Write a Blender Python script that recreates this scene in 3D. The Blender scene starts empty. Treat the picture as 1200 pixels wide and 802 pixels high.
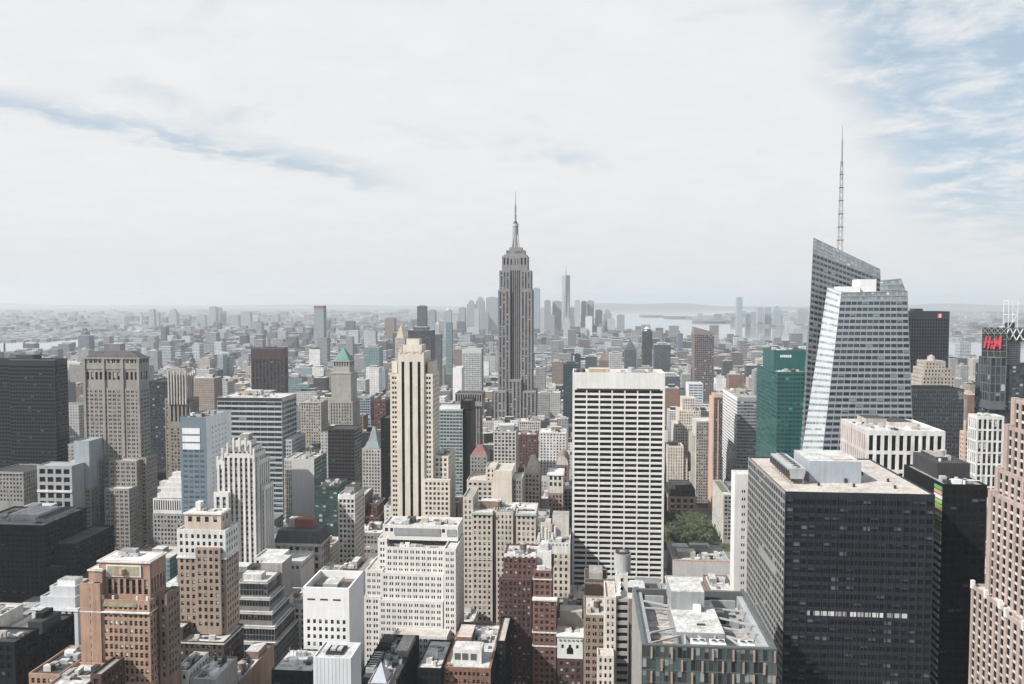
import bpy, math, random
import numpy as np
R = math.radians
sc = bpy.context.scene
COL = sc.collection
# ------------------------------------------------------------------ camera, sky, sun, exposure
F, CX, CY, EYE = 960.0, 600.0, 401.0, 250.0
YAW, PITCH = R(5.0), math.atan(48 / 960)
cam_d = bpy.data.cameras.new('camera'); cam = bpy.data.objects.new('camera', cam_d); COL.objects.link(cam)
cam_d.sensor_width = 36; cam_d.lens = 36 * F / 1200
cam_d.clip_start = 1; cam_d.clip_end = 200000
cam.location = (0, 0, EYE); cam.rotation_euler = (R(90) - PITCH, 0, YAW)
sc.camera = cam
SUN_DIR = np.array([-0.80, -0.50, 0.84]); SUN_DIR = SUN_DIR / np.linalg.norm(SUN_DIR)
SUN_EL = math.asin(SUN_DIR[2])
sun_d = bpy.data.lights.new('sun', 'SUN'); sun_d.energy = 4.3; sun_d.angle = R(0.6); sun_d.color = (1.0, 0.96, 0.91)
sun = bpy.data.objects.new('sun', sun_d); COL.objects.link(sun)
sun.rotation_euler = (R(90) - SUN_EL, 0, math.atan2(SUN_DIR[0], -SUN_DIR[1]))
sc.view_settings.view_transform = 'Standard'; sc.view_settings.look = 'None'
sc.view_settings.exposure = 0.74; sc.view_settings.gamma = 1.0
cy = sc.cycles
cy.max_bounces = 4; cy.diffuse_bounces = 2; cy.glossy_bounces = 2; cy.transmission_bounces = 1
cy.volume_bounces = 1; cy.transparent_max_bounces = 4
cy.use_denoising = True
cy.use_adaptive_sampling = True

class NT:
    """small helper to write node trees"""
    def __init__(s, tree): s.t = tree; s.t.nodes.clear()
    def n(s, typ, **kw):
        nd = s.t.nodes.new(typ)
        for k, v in kw.items():
            if k == 'ins':
                for i, x in v.items():
                    if hasattr(x, 'is_output'): s.t.links.new(x, nd.inputs[i])
                    else: nd.inputs[i].default_value = x
            else: setattr(nd, k, v)
        return nd
    def m(s, op, a, b=None, c=None, clamp=False):
        ins = {0: a}
        if b is not None: ins[1] = b
        if c is not None: ins[2] = c
        nd = s.n('ShaderNodeMath', operation=op, ins=ins); nd.use_clamp = clamp
        return nd.outputs[0]
    def mix(s, f, a, b, typ='MIX'):
        nd = s.n('ShaderNodeMix', data_type='RGBA', blend_type=typ)
        for sock, x in ((nd.inputs[0], f), (nd.inputs[6], a), (nd.inputs[7], b)):
            if hasattr(x, 'is_output'): s.t.links.new(x, sock)
            else: sock.default_value = x
        return nd.outputs[2]
    def rng(s, v, a, b, c=0.0, d=1.0, smooth=True):
        nd = s.n('ShaderNodeMapRange', ins={0: v, 1: a, 2: b, 3: c, 4: d})
        if smooth: nd.interpolation_type = 'SMOOTHSTEP'
        return nd.outputs[0]

world = bpy.data.worlds.new('World'); sc.world = world; world.use_nodes = True
w = NT(world.node_tree)
SKY_S = 0.10
sky = w.n('ShaderNodeTexSky', sky_type='NISHITA')
sky.sun_disc = False; sky.sun_elevation = SUN_EL; sky.sun_rotation = math.atan2(SUN_DIR[0], SUN_DIR[1])
sky.altitude = 250; sky.air_density = 1.0; sky.dust_density = 2.0; sky.ozone_density = 1.5
tc = w.n('ShaderNodeTexCoord')
sx = w.n('ShaderNodeSeparateXYZ', ins={0: tc.outputs['Generated']})
dx, dy, dz = sx.outputs
zc = w.m('MAXIMUM', dz, 0.03)
hor = w.m('MAXIMUM', w.m('ABSOLUTE', dy), 0.15)
az = w.m('DIVIDE', dx, hor); el = w.m('DIVIDE', dz, hor)              # bearing and height of the view ray
pl = w.n('ShaderNodeCombineXYZ', ins={0: w.m('DIVIDE', dx, w.m('ADD', zc, 0.12)), 1: w.m('DIVIDE', dy, w.m('ADD', zc, 0.12)), 2: 0.0})
n1 = w.n('ShaderNodeTexNoise', ins={'Vector': pl.outputs[0], 'Scale': 1.3, 'Detail': 8.0, 'Roughness': 0.6, 'Distortion': 0.4})
n2 = w.n('ShaderNodeTexNoise', ins={'Vector': pl.outputs[0], 'Scale': 3.6, 'Detail': 9.0, 'Roughness': 0.66, 'Distortion': 0.25})
nz, nf = n1.outputs[0], n2.outputs[0]
wob = w.m('MULTIPLY', w.m('SUBTRACT', nz, 0.5), 0.16)
wobf = w.m('MULTIPLY', w.m('SUBTRACT', nf, 0.5), 0.14)
# long thin gap in the cloud in the east
ln = w.m('ADD', w.m('ADD', el, w.m('MULTIPLY', az, 0.212)), w.m('MULTIPLY', wobf, 0.55))
gap = w.m('SUBTRACT', 1.0, w.rng(w.m('ABSOLUTE', w.m('SUBTRACT', ln, 0.100)), 0.0, 0.025))
gap = w.m('MULTIPLY', gap, w.rng(az, -0.16, -0.34))
gap = w.m('MULTIPLY', gap, w.rng(nf, 0.36, 0.60, 0.15, 1.0))
# broken cloud to the west
wst = w.m('ADD', w.m('ADD', az, w.m('MULTIPLY', el, 0.55)), w.m('ADD', wob, wobf))
brk = w.m('MULTIPLY', w.rng(wst, 0.385, 0.50), w.rng(el, 0.03, 0.14))
brk = w.m('MULTIPLY', brk, w.rng(nf, 0.66, 0.38, 0.12, 0.95))
# faint thin spots near the middle
thn = w.m('MULTIPLY', w.rng(nz, 0.56, 0.70, 0.0, 0.30), w.rng(el, 0.08, 0.2))
sm = w.m('SUBTRACT', 1.0, w.rng(w.m('ABSOLUTE', w.m('SUBTRACT', w.m('ADD', w.m('ADD', el, w.m('MULTIPLY', az, .2)), w.m('MULTIPLY', wobf, .6)), .175)), 0.0, .022))
sm = w.m('MULTIPLY', sm, w.m('SUBTRACT', 1.0, w.rng(w.m('ABSOLUTE', w.m('ADD', az, .04)), .02, .10)))
sm = w.m('MULTIPLY', sm, w.rng(nf, .40, .62, 0.0, .45))
blue = w.m('MAXIMUM', sm, w.m('MAXIMUM', w.m('MAXIMUM', w.m('MULTIPLY', gap, 0.72), w.m('MULTIPLY', brk, 0.95)), thn))
cl_v = w.rng(nf, 0.25, 0.75, 0.965, 1.02)
cl_v = w.m('MULTIPLY', cl_v, w.rng(el, 0.0, 0.16, 0.92, 1.0))
cloud = w.n('ShaderNodeCombineXYZ', ins={0: w.m('MULTIPLY', cl_v, 0.512 / SKY_S), 1: w.m('MULTIPLY', cl_v, 0.518 / SKY_S), 2: w.m('MULTIPLY', cl_v, 0.523 / SKY_S)})
clear = w.mix(0.75, sky.outputs[0], (2.55, 3.3, 3.95, 1))
colr = w.mix(blue, cloud.outputs[0], clear)
bg = w.n('ShaderNodeBackground', ins={0: colr, 1: SKY_S})
w.n('ShaderNodeOutputWorld', ins={0: bg.outputs[0]})

# ------------------------------------------------------------------ pixel -> world point helper (measured from the photograph)
fh = np.array([-math.sin(YAW), math.cos(YAW), 0.0]); rt = np.array([math.cos(YAW), math.sin(YAW), 0.0])
fw_ = fh * math.cos(PITCH) - np.array([0, 0, math.sin(PITCH)]); up = fh * math.sin(PITCH) + np.array([0, 0, math.cos(PITCH)])
def ray(px, py): return fw_ * F + rt * (px - CX) + up * (CY - py)
def un(px, py, D):
    d = ray(px, py); return d[0] * D / d[1], EYE + d[2] * D / d[1]
def gnd(px, py, z=0.0):
    d = ray(px, py); t = (z - EYE) / d[2]; return (d[0] * t, d[1] * t)
def proj(x, y, z):
    v = np.array([x, y, z - EYE]); f = v @ fw_
    return CX + F * (v @ rt) / f, CY - F * (v @ up) / f
def Zat(py, D, px=684): return un(px, py, D)[1]

# ------------------------------------------------------------------ materials
MATS = {}
def _bsdf(m, col, rough=0.8, metal=0.0, spec=0.5, normal=None):
    b = m.n('ShaderNodeBsdfPrincipled')
    for k, v in (('Base Color', col), ('Roughness', rough), ('Metallic', metal), ('Specular IOR Level', spec)):
        if hasattr(v, 'is_output'): m.t.links.new(v, b.inputs[k])
        else: b.inputs[k].default_value = v
    m.n('ShaderNodeOutputMaterial', ins={0: b.outputs[0]})
    return b
def new_mat(name):
    mt = bpy.data.materials.new(name); mt.use_nodes = True
    return mt, NT(mt.node_tree)
def c4(c): return (c[0], c[1], c[2], 1.0)
def wall(name, col, amt=0.25, rough=0.85, spec=0.25, metal=0.0, sc1=0.09):
    if name in MATS: return MATS[name]
    lu = .3 * col[0] + .6 * col[1] + .1 * col[2]; ds = .12 if col[1] > 1.6 * col[0] else .19
    col = tuple((c * (1 - ds) + lu * ds) * .88 for c in col); amt = amt * 1.35 + .04
    mt, m = new_mat(name)
    g = m.n('ShaderNodeNewGeometry'); pos = g.outputs['Position']
    a = m.n('ShaderNodeTexNoise', ins={'Vector': pos, 'Scale': sc1, 'Detail': 5.0, 'Roughness': 0.6})
    mp = m.n('ShaderNodeMapping', ins={'Vector': pos, 'Scale': (0.9, 0.9, 0.05)})
    b = m.n('ShaderNodeTexNoise', ins={'Vector': mp.outputs[0], 'Scale': 0.8, 'Detail': 4.0})
    c = m.n('ShaderNodeTexNoise', ins={'Vector': pos, 'Scale': 1.7, 'Detail': 2.0})
    s = m.m('ADD', m.m('ADD', m.m('MULTIPLY', a.outputs[0], 0.9), m.m('MULTIPLY', b.outputs[0], 0.9)), m.m('MULTIPLY', c.outputs[0], 0.4))
    k = m.rng(s, 0.75, 1.45, 1.0 - amt, 1.0 + amt * 0.6, False)
    vv = m.n('ShaderNodeCombineXYZ', ins={0: k, 1: k, 2: k})
    colo = m.mix(1.0, c4(col), vv.outputs[0], 'MULTIPLY')
    _bsdf(m, colo, rough, metal, spec)
    MATS[name] = mt; return mt
def glass(name, tint, blind=0.25, bcol=(0.34, 0.34, 0.32), rough=0.12, spec=0.6, var=0.6, frame=None):
    if name in MATS: return MATS[name]
    mt, m = new_mat(name)
    g = m.n('ShaderNodeNewGeometry'); oi = m.n('ShaderNodeObjectInfo')
    r = m.m('FRACT', m.m('ADD', m.m('MULTIPLY', g.outputs['Random Per Island'], 7.13), m.m('MULTIPLY', oi.outputs['Random'], 3.7)))
    r2 = m.m('FRACT', m.m('MULTIPLY', r, 17.31)); r3 = m.m('FRACT', m.m('MULTIPLY', r, 53.7))
    uv = m.n('ShaderNodeUVMap'); uv.uv_map = 'UVMap'
    s = m.n('ShaderNodeSeparateXYZ', ins={0: uv.outputs[0]})
    drop = m.m('SUBTRACT', 1.0, m.m('ADD', m.m('MULTIPLY', r2, 0.75), 0.12))
    isb = m.m('MULTIPLY', m.m('LESS_THAN', r, blind), m.m('GREATER_THAN', s.outputs[1], drop))
    k = m.m('ADD', 1.0 - var * 0.5, m.m('MULTIPLY', r3, var))
    vv = m.n('ShaderNodeCombineXYZ', ins={0: k, 1: k, 2: k})
    base = m.mix(1.0, c4(tint), vv.outputs[0], 'MULTIPLY')
    bv = m.m('ADD', .45, m.m('MULTIPLY', r2, .75)); bvv = m.n('ShaderNodeCombineXYZ', ins={0: bv, 1: bv, 2: bv})
    col = m.mix(isb, base, m.mix(1.0, c4(bcol), bvv.outputs[0], 'MULTIPLY'))
    if frame:
        ed = m.m('MAXIMUM', m.m('GREATER_THAN', m.m('ABSOLUTE', m.m('SUBTRACT', s.outputs[0], .5)), .43), m.m('LESS_THAN', m.m('ABSOLUTE', m.m('SUBTRACT', s.outputs[1], .5)), .035))
        col = m.mix(m.m('MULTIPLY', ed, .7), col, c4(frame))
    _bsdf(m, col, rough, 0.0, spec)
    MATS[name] = mt; return mt
def facade_mat(name, col, win, pu=3.2, pz=3.7, wu=0.5, wz=0.5, roofc=(0.42, 0.41, 0.40), island=None):
    """masonry with a woven-in pattern of small windows, for buildings so far off that a window is under two pixels"""
    if name in MATS: return MATS[name]
    mt, m = new_mat(name)
    g = m.n('ShaderNodeNewGeometry'); oi = m.n('ShaderNodeObjectInfo')
    p = m.n('ShaderNodeSeparateXYZ', ins={0: g.outputs['Position']}); nn = m.n('ShaderNodeSeparateXYZ', ins={0: g.outputs['Normal']})
    rnd = m.m('FRACT', m.m('ADD', m.m('MULTIPLY', g.outputs['Random Per Island'], 5.3), oi.outputs['Random']))
    side = m.m('GREATER_THAN', m.m('ABSOLUTE', nn.outputs[0]), 0.6)
    u = m.m('ADD', m.m('MULTIPLY', side, p.outputs[1]), m.m('MULTIPLY', m.m('SUBTRACT', 1.0, side), p.outputs[0]))
    up_ = m.m('GREATER_THAN', nn.outputs[2], 0.5)
    pus = m.m('ADD', pu * 0.8, m.m('MULTIPLY', rnd, pu * 0.5))
    fu = m.m('FRACT', m.m('ADD', m.m('DIVIDE', u, pus), rnd)); fz = m.m('FRACT', m.m('DIVIDE', p.outputs[2], pz))
    ww = m.m('MULTIPLY', m.m('LESS_THAN', fu, wu), m.m('LESS_THAN', fz, wz))
    ww = m.m('MULTIPLY', ww, m.m('SUBTRACT', 1.0, up_))
    cellv = m.n('ShaderNodeCombineXYZ', ins={0: m.m('FLOOR', m.m('DIVIDE', u, pus)), 1: m.m('FLOOR', m.m('DIVIDE', p.outputs[2], pz)), 2: rnd})
    wn = m.n('ShaderNodeTexWhiteNoise', ins={0: cellv.outputs[0]})
    wc = m.mix(m.m('MULTIPLY', wn.outputs[0], 0.35), c4(win), (0.3, 0.31, 0.32, 1))
    if island:
        rp = m.n('ShaderNodeValToRGB', ins={0: rnd}); rp.color_ramp.interpolation = 'CONSTANT'
        e = rp.color_ramp.elements
        for i, cc in enumerate(island):
            if i < 2: el_ = e[i]; el_.position = i / len(island)
            else: el_ = e.new(i / len(island))
            el_.color = c4(cc)
        wallc = rp.outputs[0]
        rnd2 = m.m('FRACT', m.m('MULTIPLY', rnd, 37.7))
        rc = m.mix(rnd2, (0.07, 0.07, 0.075, 1), (0.46, 0.46, 0.46, 1))
    else: wallc = c4(col); rc = c4(roofc)
    ns = m.n('ShaderNodeTexNoise', ins={'Vector': g.outputs['Position'], 'Scale': 0.12, 'Detail': 4.0})
    k = m.rng(ns.outputs[0], 0.3, 0.7, 0.78, 1.12, False)
    vv = m.n('ShaderNodeCombineXYZ', ins={0: k, 1: k, 2: k})
    base = m.mix(up_, wallc, rc)
    base = m.mix(1.0, base, vv.outputs[0], 'MULTIPLY')
    colo = m.mix(ww, base, wc)
    _bsdf(m, colo, m.m('SUBTRACT', 0.85, m.m('MULTIPLY', ww, 0.6)), 0.0, 0.4)
    MATS[name] = mt; return mt

LIME = wall('limestone', (0.37, 0.355, 0.33)); CREAM = wall('cream_stone', (0.62, 0.56, 0.48)); WHITE = wall('white_stone', (0.67, 0.66, 0.64), 0.24)
PALE = wall('pale_stone', (0.56, 0.53, 0.49)); GREYST = wall('grey_stone', (0.30, 0.29, 0.28)); TAN = wall('tan_brick', (0.37, 0.275, 0.21))
ORANGE = wall('orange_brick', (0.41, 0.245, 0.165), 0.3); REDBR = wall('red_brick', (0.155, 0.075, 0.062), 0.3); DKRED = wall('dark_red_brick', (0.10, 0.052, 0.048), 0.3)
BEIGE = wall('beige_brick', (0.43, 0.385, 0.335)); PINK = wall('pink_granite', (0.40, 0.305, 0.27)); BROWN = wall('brown_brick', (0.25, 0.165, 0.12), 0.3)
DARKST = wall('dark_shaded_granite', (0.017, 0.018, 0.021), .3, .85, .1); BLACKM = wall('black_metal', (0.013, 0.014, 0.016), 0.2, 0.5, 0.15); CHAR = wall('charcoal_metal', (0.05, 0.053, 0.058), 0.2, 0.5, 0.25)  # dark stone deepened toward black, lower-left shade put into its colour
STEEL = wall('pale_steel', (0.50, 0.52, 0.54), 0.15, 0.4, 0.5, 0.3); GREYM = wall('grey_metal', (0.30, 0.31, 0.32), 0.2, 0.5, 0.4); WHITEM = wall('white_metal', (0.74, 0.75, 0.76), 0.1, 0.45, 0.4)
BLUEM = wall('blue_grey_metal', (0.33, 0.38, 0.43), 0.12, 0.5, 0.4)
RF_W = wall('white_roof', (0.53, 0.53, 0.52), 0.42, 0.9, .1, 0, .16); RF_G = wall('gravel_roof', (0.33, 0.32, 0.30), 0.4, 0.95, 0.1, 0, 0.2); RF_D = wall('tar_roof', (0.075, 0.075, 0.078), 0.5, 0.9, .1, 0, .2); RF_T = wall('tan_roof', (0.50, 0.455, 0.41), 0.32, 0.9, .1, 0, .14)
COPPER = wall('green_copper', (0.14, 0.27, 0.23), 0.25); WOOD = wall('weathered_wood', (0.17, 0.12, 0.085), 0.4); TERRA = wall('terracotta', (0.46, 0.27, 0.17)); GOLD = wall('gilded_roof', (0.46, 0.37, 0.23), 0.2, 0.4, 0.5, 0.4)
G_DK = glass('dark_window', (0.014, 0.016, 0.019), 0.36, (0.36, 0.355, 0.33), .12, .3, 1.4, (0.13, 0.13, 0.125)); G_BK = glass('black_window', (0.010, 0.011, 0.013), 0.05, (0.10, 0.105, 0.11), 0.12, 0.14)
G_BL = glass('blue_window', (0.035, 0.05, 0.064), 0.12, (0.3, 0.33, 0.35), var=1.3); G_TL = glass('teal_window', (0.008, 0.075, 0.070), 0.14, (0.05, 0.22, 0.205), 0.1, 0.8, 1.5)
G_GY = glass('grey_window', (0.065, 0.075, 0.085), 0.15, (0.4, 0.42, 0.43), var=1.2); G_GN = glass('green_window', (0.035, 0.065, 0.062), 0.2, (0.3, 0.36, 0.34)); G_OF = glass('office_window', (0.012, 0.014, 0.017), 0.26, (0.085, 0.10, 0.115), 0.12, 0.15)

# ------------------------------------------------------------------ mesh collector
class MB:
    def __init__(s): s.v = []; s.f = []; s.m = []; s.mats = []; s.uv = False
    def mi(s, mat):
        if mat not in s.mats: s.mats.append(mat)
        return s.mats.index(mat)
    def face(s, pts, mat):
        n = len(s.v); s.v.extend(pts); s.f.append(tuple(range(n, n + len(pts)))); s.m.append(s.mi(mat))
    def box(s, x0, x1, y0, y1, z0, z1, mat, bottom=False):
        a = [(x0, y0), (x1, y0), (x1, y1), (x0, y1)]
        s.prism(a, z0, z1, mat, bottom)
    def prism(s, pts, z0, z1, mat, bottom=False, top=None, scale=1.0, ctr=None, roofmat=None):
        """plan polygon from z0 to z1; the top may shrink about its centre (a pyramid at scale 0)"""
        n = len(pts); i0 = len(s.v)
        if ctr is None: ctr = (sum(p[0] for p in pts) / n, sum(p[1] for p in pts) / n)
        tp = top or [(ctr[0] + (p[0] - ctr[0]) * scale, ctr[1] + (p[1] - ctr[1]) * scale) for p in pts]
        s.v.extend([(p[0], p[1], z0) for p in pts] + [(p[0], p[1], z1) for p in tp])
        k = s.mi(mat)
        for i in range(n):
            j = (i + 1) % n; s.f.append((i0 + i, i0 + j, i0 + n + j, i0 + n + i)); s.m.append(k)
        s.f.append(tuple(i0 + n + i for i in range(n))); s.m.append(s.mi(roofmat) if roofmat else k)
        if bottom: s.f.append(tuple(i0 + n - 1 - i for i in range(n))); s.m.append(k)
    def cyl(s, x, y, z0, z1, r, mat, n=12, r1=None, bottom=False):
        pts = [(x + r * math.cos(2 * math.pi * i / n), y + r * math.sin(2 * math.pi * i / n)) for i in range(n)]
        s.prism(pts, z0, z1, mat, bottom, scale=(1.0 if r1 is None else r1 / r), ctr=(x, y))
    def bar(s, a, b, t, mat):
        a = np.array(a, float); b = np.array(b, float); d = b - a; d /= np.linalg.norm(d)
        u = np.cross(d, (0, 0, 1.0)); 
        if np.linalg.norm(u) < 1e-3: u = np.array([1.0, 0, 0])
        u /= np.linalg.norm(u); v = np.cross(d, u); h = t / 2; i0 = len(s.v); k = s.mi(mat)
        for c in (a, b):
            for p, q in ((-1, -1), (1, -1), (1, 1), (-1, 1)): s.v.append(tuple(c + u * p * h + v * q * h))
        for i in range(4):
            j = (i + 1) % 4; s.f.append((i0 + i, i0 + j, i0 + 4 + j, i0 + 4 + i)); s.m.append(k)
        s.f.append((i0 + 3, i0 + 2, i0 + 1, i0)); s.f.append((i0 + 4, i0 + 5, i0 + 6, i0 + 7)); s.m += [k, k]
    def mesh(s, name, off=(0, 0, 0)):
        me = bpy.data.meshes.new(name)
        v = np.array(s.v, float).reshape(-1, 3) - np.array(off)
        me.from_pydata(v.tolist(), [], s.f)
        for mt in s.mats: me.materials.append(mt)
        if len(s.mats) > 1: me.polygons.foreach_set('material_index', s.m)
        if s.uv:
            l = me.uv_layers.new(name='UVMap'); n = len(me.loops) // 4
            l.data.foreach_set('uv', [0, 0, 1, 0, 1, 1, 0, 1] * n)
        me.update()
        return me
    def build(s, name, parent=None, off=(0, 0, 0), kind=None):
        o = bpy.data.objects.new(name, s.mesh(name, off)); COL.objects.link(o)
        if parent is not None: o.parent = parent
        if kind: o['kind'] = kind
        return o
WIN_MESH = {}
def win_mesh(w, h, mat):
    k = (round(w, 2), round(h, 2), mat.name)
    if k not in WIN_MESH:
        m = MB(); m.uv = True
        m.face([(-w / 2, 0, -h / 2), (w / 2, 0, -h / 2), (w / 2, 0, h / 2), (-w / 2, 0, h / 2)], mat)
        WIN_MESH[k] = m.mesh('window')
    return WIN_MESH[k]

def S(wallm, g=None, fw=3.2, wf=0.5, fh=3.7, hf=0.55, r=0.35, k=1, top=2.0, edge=0.8, kind='p', sp=None, gap=0.18, rail=0):
    if kind == 'p' and wf < .6: wf = min(.62, wf * 1.16); hf = hf if hf > .7 else min(.66, hf * 1.12)
    return dict(w=wallm, g=g or G_DK, fw=fw, wf=wf, fh=fh, hf=hf, r=r, k=k, top=top, edge=edge, kind=kind, sp=sp or wallm, gap=gap)

HEROES = []
class B:
    """one building: an Empty at its base; wall, roof, windows and roof pieces are its children"""
    def __init__(b, name, label, cat, xa, xb, yt, D, L, vis=None, short=None, group=None, rot=0):
        b.X0, z0 = un(xa, yt, D); b.X1, z1 = un(xb, yt, D); b.Z = (z0 + z1) / 2; b.D = D; b.L = L; b.Y1 = D + L
        b.loc = ((b.X0 + b.X1) / 2, D + L / 2, 0.0); b.name = name; b.short = short
        b.root = bpy.data.objects.new(name, None); COL.objects.link(b.root); b.root.location = b.loc
        b.root.empty_display_size = 2; b.root.rotation_euler = (0, 0, rot)
        b.root['label'] = label; b.root['category'] = cat
        if group: b.root['group'] = group
        b.vis = vis if vis else 802
        b.zv = max(0.0, Zat(b.vis, D) - 10)
        b.wall = MB(); b.roofs = []; b.roof = MB(); b.sp = MB(); b.wins = []; b.parts = []; b.foot = [b.X0, b.X1, D, D + L]; b.pxr = [xa, xb, yt]
        HEROES.append(b)
    def z(b, py, D=None): return Zat(py, D or b.D, (b.pxr[0] + b.pxr[1]) / 2)
    def x(b, px, py=None, D=None): return un(px, py or b.pxr[2], D or b.D)[0]
    def part(b, name, mb=None, kind=None, parent=None):
        o = (mb).build(name, parent or b.root, b.loc if parent is None else (0, 0, 0), kind); return o
    def facade(b, o, ud, n, w, z0, z1, st):
        W = b.wall; wm = st['w']; top = z1 - st['top']; low = max(z0, b.zv)
        P = lambda u, z, d=0.0: (o[0] + ud[0] * u - n[0] * d, o[1] + ud[1] * u - n[1] * d, z)
        us = w - 2 * st['edge']
        nr = int((top - low) / st['fh'])
        if us < 1.2 or nr < 1 or st['fw'] >= 400:
            W.face([P(0, z0), P(w, z0), P(w, z1), P(0, z1)], wm); return
        nb = max(1, round(us / st['fw'])); bw = us / nb; cols = []
        for i in range(nb):
            a = st['edge'] + i * bw + bw * (1 - st['wf']) / 2; g = bw * st['wf']; kk = st['k']
            cw = g / (kk + (kk - 1) * st['gap'])
            for j in range(kk): cols.append((a + j * cw * (1 + st['gap']), a + j * cw * (1 + st['gap']) + cw))
        fh = st['fh']; h = fh * st['hf']
        rows = [(top - i * fh - h, top - i * fh) for i in range(nr)][::-1]
        e = [0.0] + [q for c in cols for q in c] + [w]
        for i in range(0, len(e), 2):
            if e[i + 1] - e[i] > 1e-4: W.face([P(e[i], z0), P(e[i + 1], z0), P(e[i + 1], z1), P(e[i], z1)], wm)
        r = st['r']
        def reveal(u0, u1, a, c, mm):
            W.face([P(u0, a), P(u0, a, r), P(u0, c, r), P(u0, c)], mm); W.face([P(u1, a, r), P(u1, a), P(u1, c), P(u1, c, r)], mm)
            W.face([P(u0, a), P(u1, a), P(u1, a, r), P(u0, a, r)], mm); W.face([P(u0, c, r), P(u1, c, r), P(u1, c), P(u0, c)], mm)
        for (u0, u1) in cols:
            if st['kind'] == 's':
                a, c = rows[0][0], rows[-1][1]
                W.face([P(u0, z0), P(u1, z0), P(u1, a), P(u0, a)], wm); W.face([P(u0, c), P(u1, c), P(u1, z1), P(u0, z1)], wm)
                reveal(u0, u1, a, c, wm)
                for i in range(len(rows) - 1):
                    b.sp.face([P(u0, rows[i][1], r - .08), P(u1, rows[i][1], r - .08), P(u1, rows[i + 1][0], r - .08), P(u0, rows[i + 1][0], r - .08)], st['sp'])
            else:
                zz = z0
                for (a, c) in rows:
                    W.face([P(u0, zz), P(u1, zz), P(u1, a), P(u0, a)], wm); zz = c; reveal(u0, u1, a, c, wm)
                W.face([P(u0, zz), P(u1, zz), P(u1, z1), P(u0, z1)], wm)
            for (a, c) in rows:
                um = (u0 + u1) / 2; b.wins.append((P(um, (a + c) / 2, r), u1 - u0, c - a, ud, n, st['g']))
    def blk(b, st, x0=None, x1=None, y0=None, y1=None, z0=0.0, z1=None, faces=None, side=None, roof=None, par=1.0, pt=0.45, back=True):
        x0 = b.X0 if x0 is None else x0; x1 = b.X1 if x1 is None else x1; y0 = b.D if y0 is None else y0; y1 = b.Y1 if y1 is None else y1; z1 = b.Z if z1 is None else z1
        if faces is None: faces = 'F' + ('L' if x0 > 0 else '') + ('R' if x1 < 0 else '')
        side = side or st; wm = st['w']; W = b.wall
        for fc, o, ud, n, wd in (('F', (x0, y0), (1, 0), (0, -1), x1 - x0), ('L', (x0, y1), (0, -1), (-1, 0), y1 - y0), ('R', (x1, y0), (0, 1), (1, 0), y1 - y0), ('K', (x1, y1), (-1, 0), (0, 1), x1 - x0)):
            s_ = st if fc == 'F' else side
            if fc in faces: b.facade(o, ud, n, wd, z0, z1, s_)
            else: W.face([(o[0], o[1], z0), (o[0] + ud[0] * wd, o[1] + ud[1] * wd, z0), (o[0] + ud[0] * wd, o[1] + ud[1] * wd, z1), (o[0], o[1], z1)], wm)
        if par > 0:
            a = [(x0, y0), (x1, y0), (x1, y1), (x0, y1)]; c = [(x0 + pt, y0 + pt), (x1 - pt, y0 + pt), (x1 - pt, y1 - pt), (x0 + pt, y1 - pt)]
            for i in range(4):
                j = (i + 1) % 4
                W.face([(*a[i], z1), (*a[j], z1), (*c[j], z1), (*c[i], z1)], wm)
                W.face([(*c[i], z1), (*c[j], z1), (*c[j], z1 - par), (*c[i], z1 - par)], wm)
            rm_ = MB(); rm_.face([(*q, z1 - par) for q in c], roof or RF_G); b.roofs.append(rm_)
        else: rm_ = MB(); rm_.face([(x0, y0, z1), (x1, y0, z1), (x1, y1, z1), (x0, y1, z1)], roof or RF_G); b.roofs.append(rm_)
        f = b.foot; f[0] = min(f[0], x0); f[1] = max(f[1], x1); f[2] = min(f[2], y0); f[3] = max(f[3], y1)
    def band(b, x0, x1, y0, y1, z, h, p, mat, name='cornice'):
        m = MB(); m.box(x0 - p, x1 + p, y0 - p, y1 + p, z, z + h, mat, True); b.part(name, m)
    def bx(b, name, x0, x1, y0, y1, z0, z1, mat, roof=None):
        m = MB(); m.prism([(x0, y0), (x1, y0), (x1, y1), (x0, y1)], z0, z1, mat, roofmat=roof); return b.part(name, m)
    def tank(b, x, y, z, s=1.0, mat=None):
        mat = mat or WOOD; m = MB()
        for i in (-1, 1):
            for j in (-1, 1): m.box(x + i * 1.2 * s - .12, x + i * 1.2 * s + .12, y + j * 1.2 * s - .12, y + j * 1.2 * s + .12, z, z + 2.4 * s, CHAR)
        b.part('tank_stand', m); m = MB()
        m.cyl(x, y, z + 2.4 * s, z + 6.0 * s, 2.0 * s, mat, 12, 1.9 * s, True); m.cyl(x, y, z + 6.0 * s, z + 7.3 * s, 2.15 * s, RF_G, 12, 0.1)
        b.part('water_tank', m)
    def clutter(b, x0, x1, y0, y1, z, n=6, seed=0, tanks=0, big=0):
        rd = random.Random(seed + int(x0 * 7 + y0)); w = x1 - x0; d = y1 - y0; n = int(n * 1.7 + 2)
        mats = [WHITEM, GREYM, CHAR, STEEL, PALE, BEIGE, RF_W]
        for i in range(big):
            bw = w * rd.uniform(.25, .45); bd = d * rd.uniform(.25, .45); bx = x0 + rd.uniform(.08, .9) * (w - bw); by = y0 + rd.uniform(.3, .9) * (d - bd)
            b.bx('bulkhead', bx, bx + bw, by, by + bd, z, z + rd.uniform(3, 5.5), rd.choice([BEIGE, BROWN, PALE, GREYST]), rd.choice([RF_W, RF_G, RF_D]))
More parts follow.
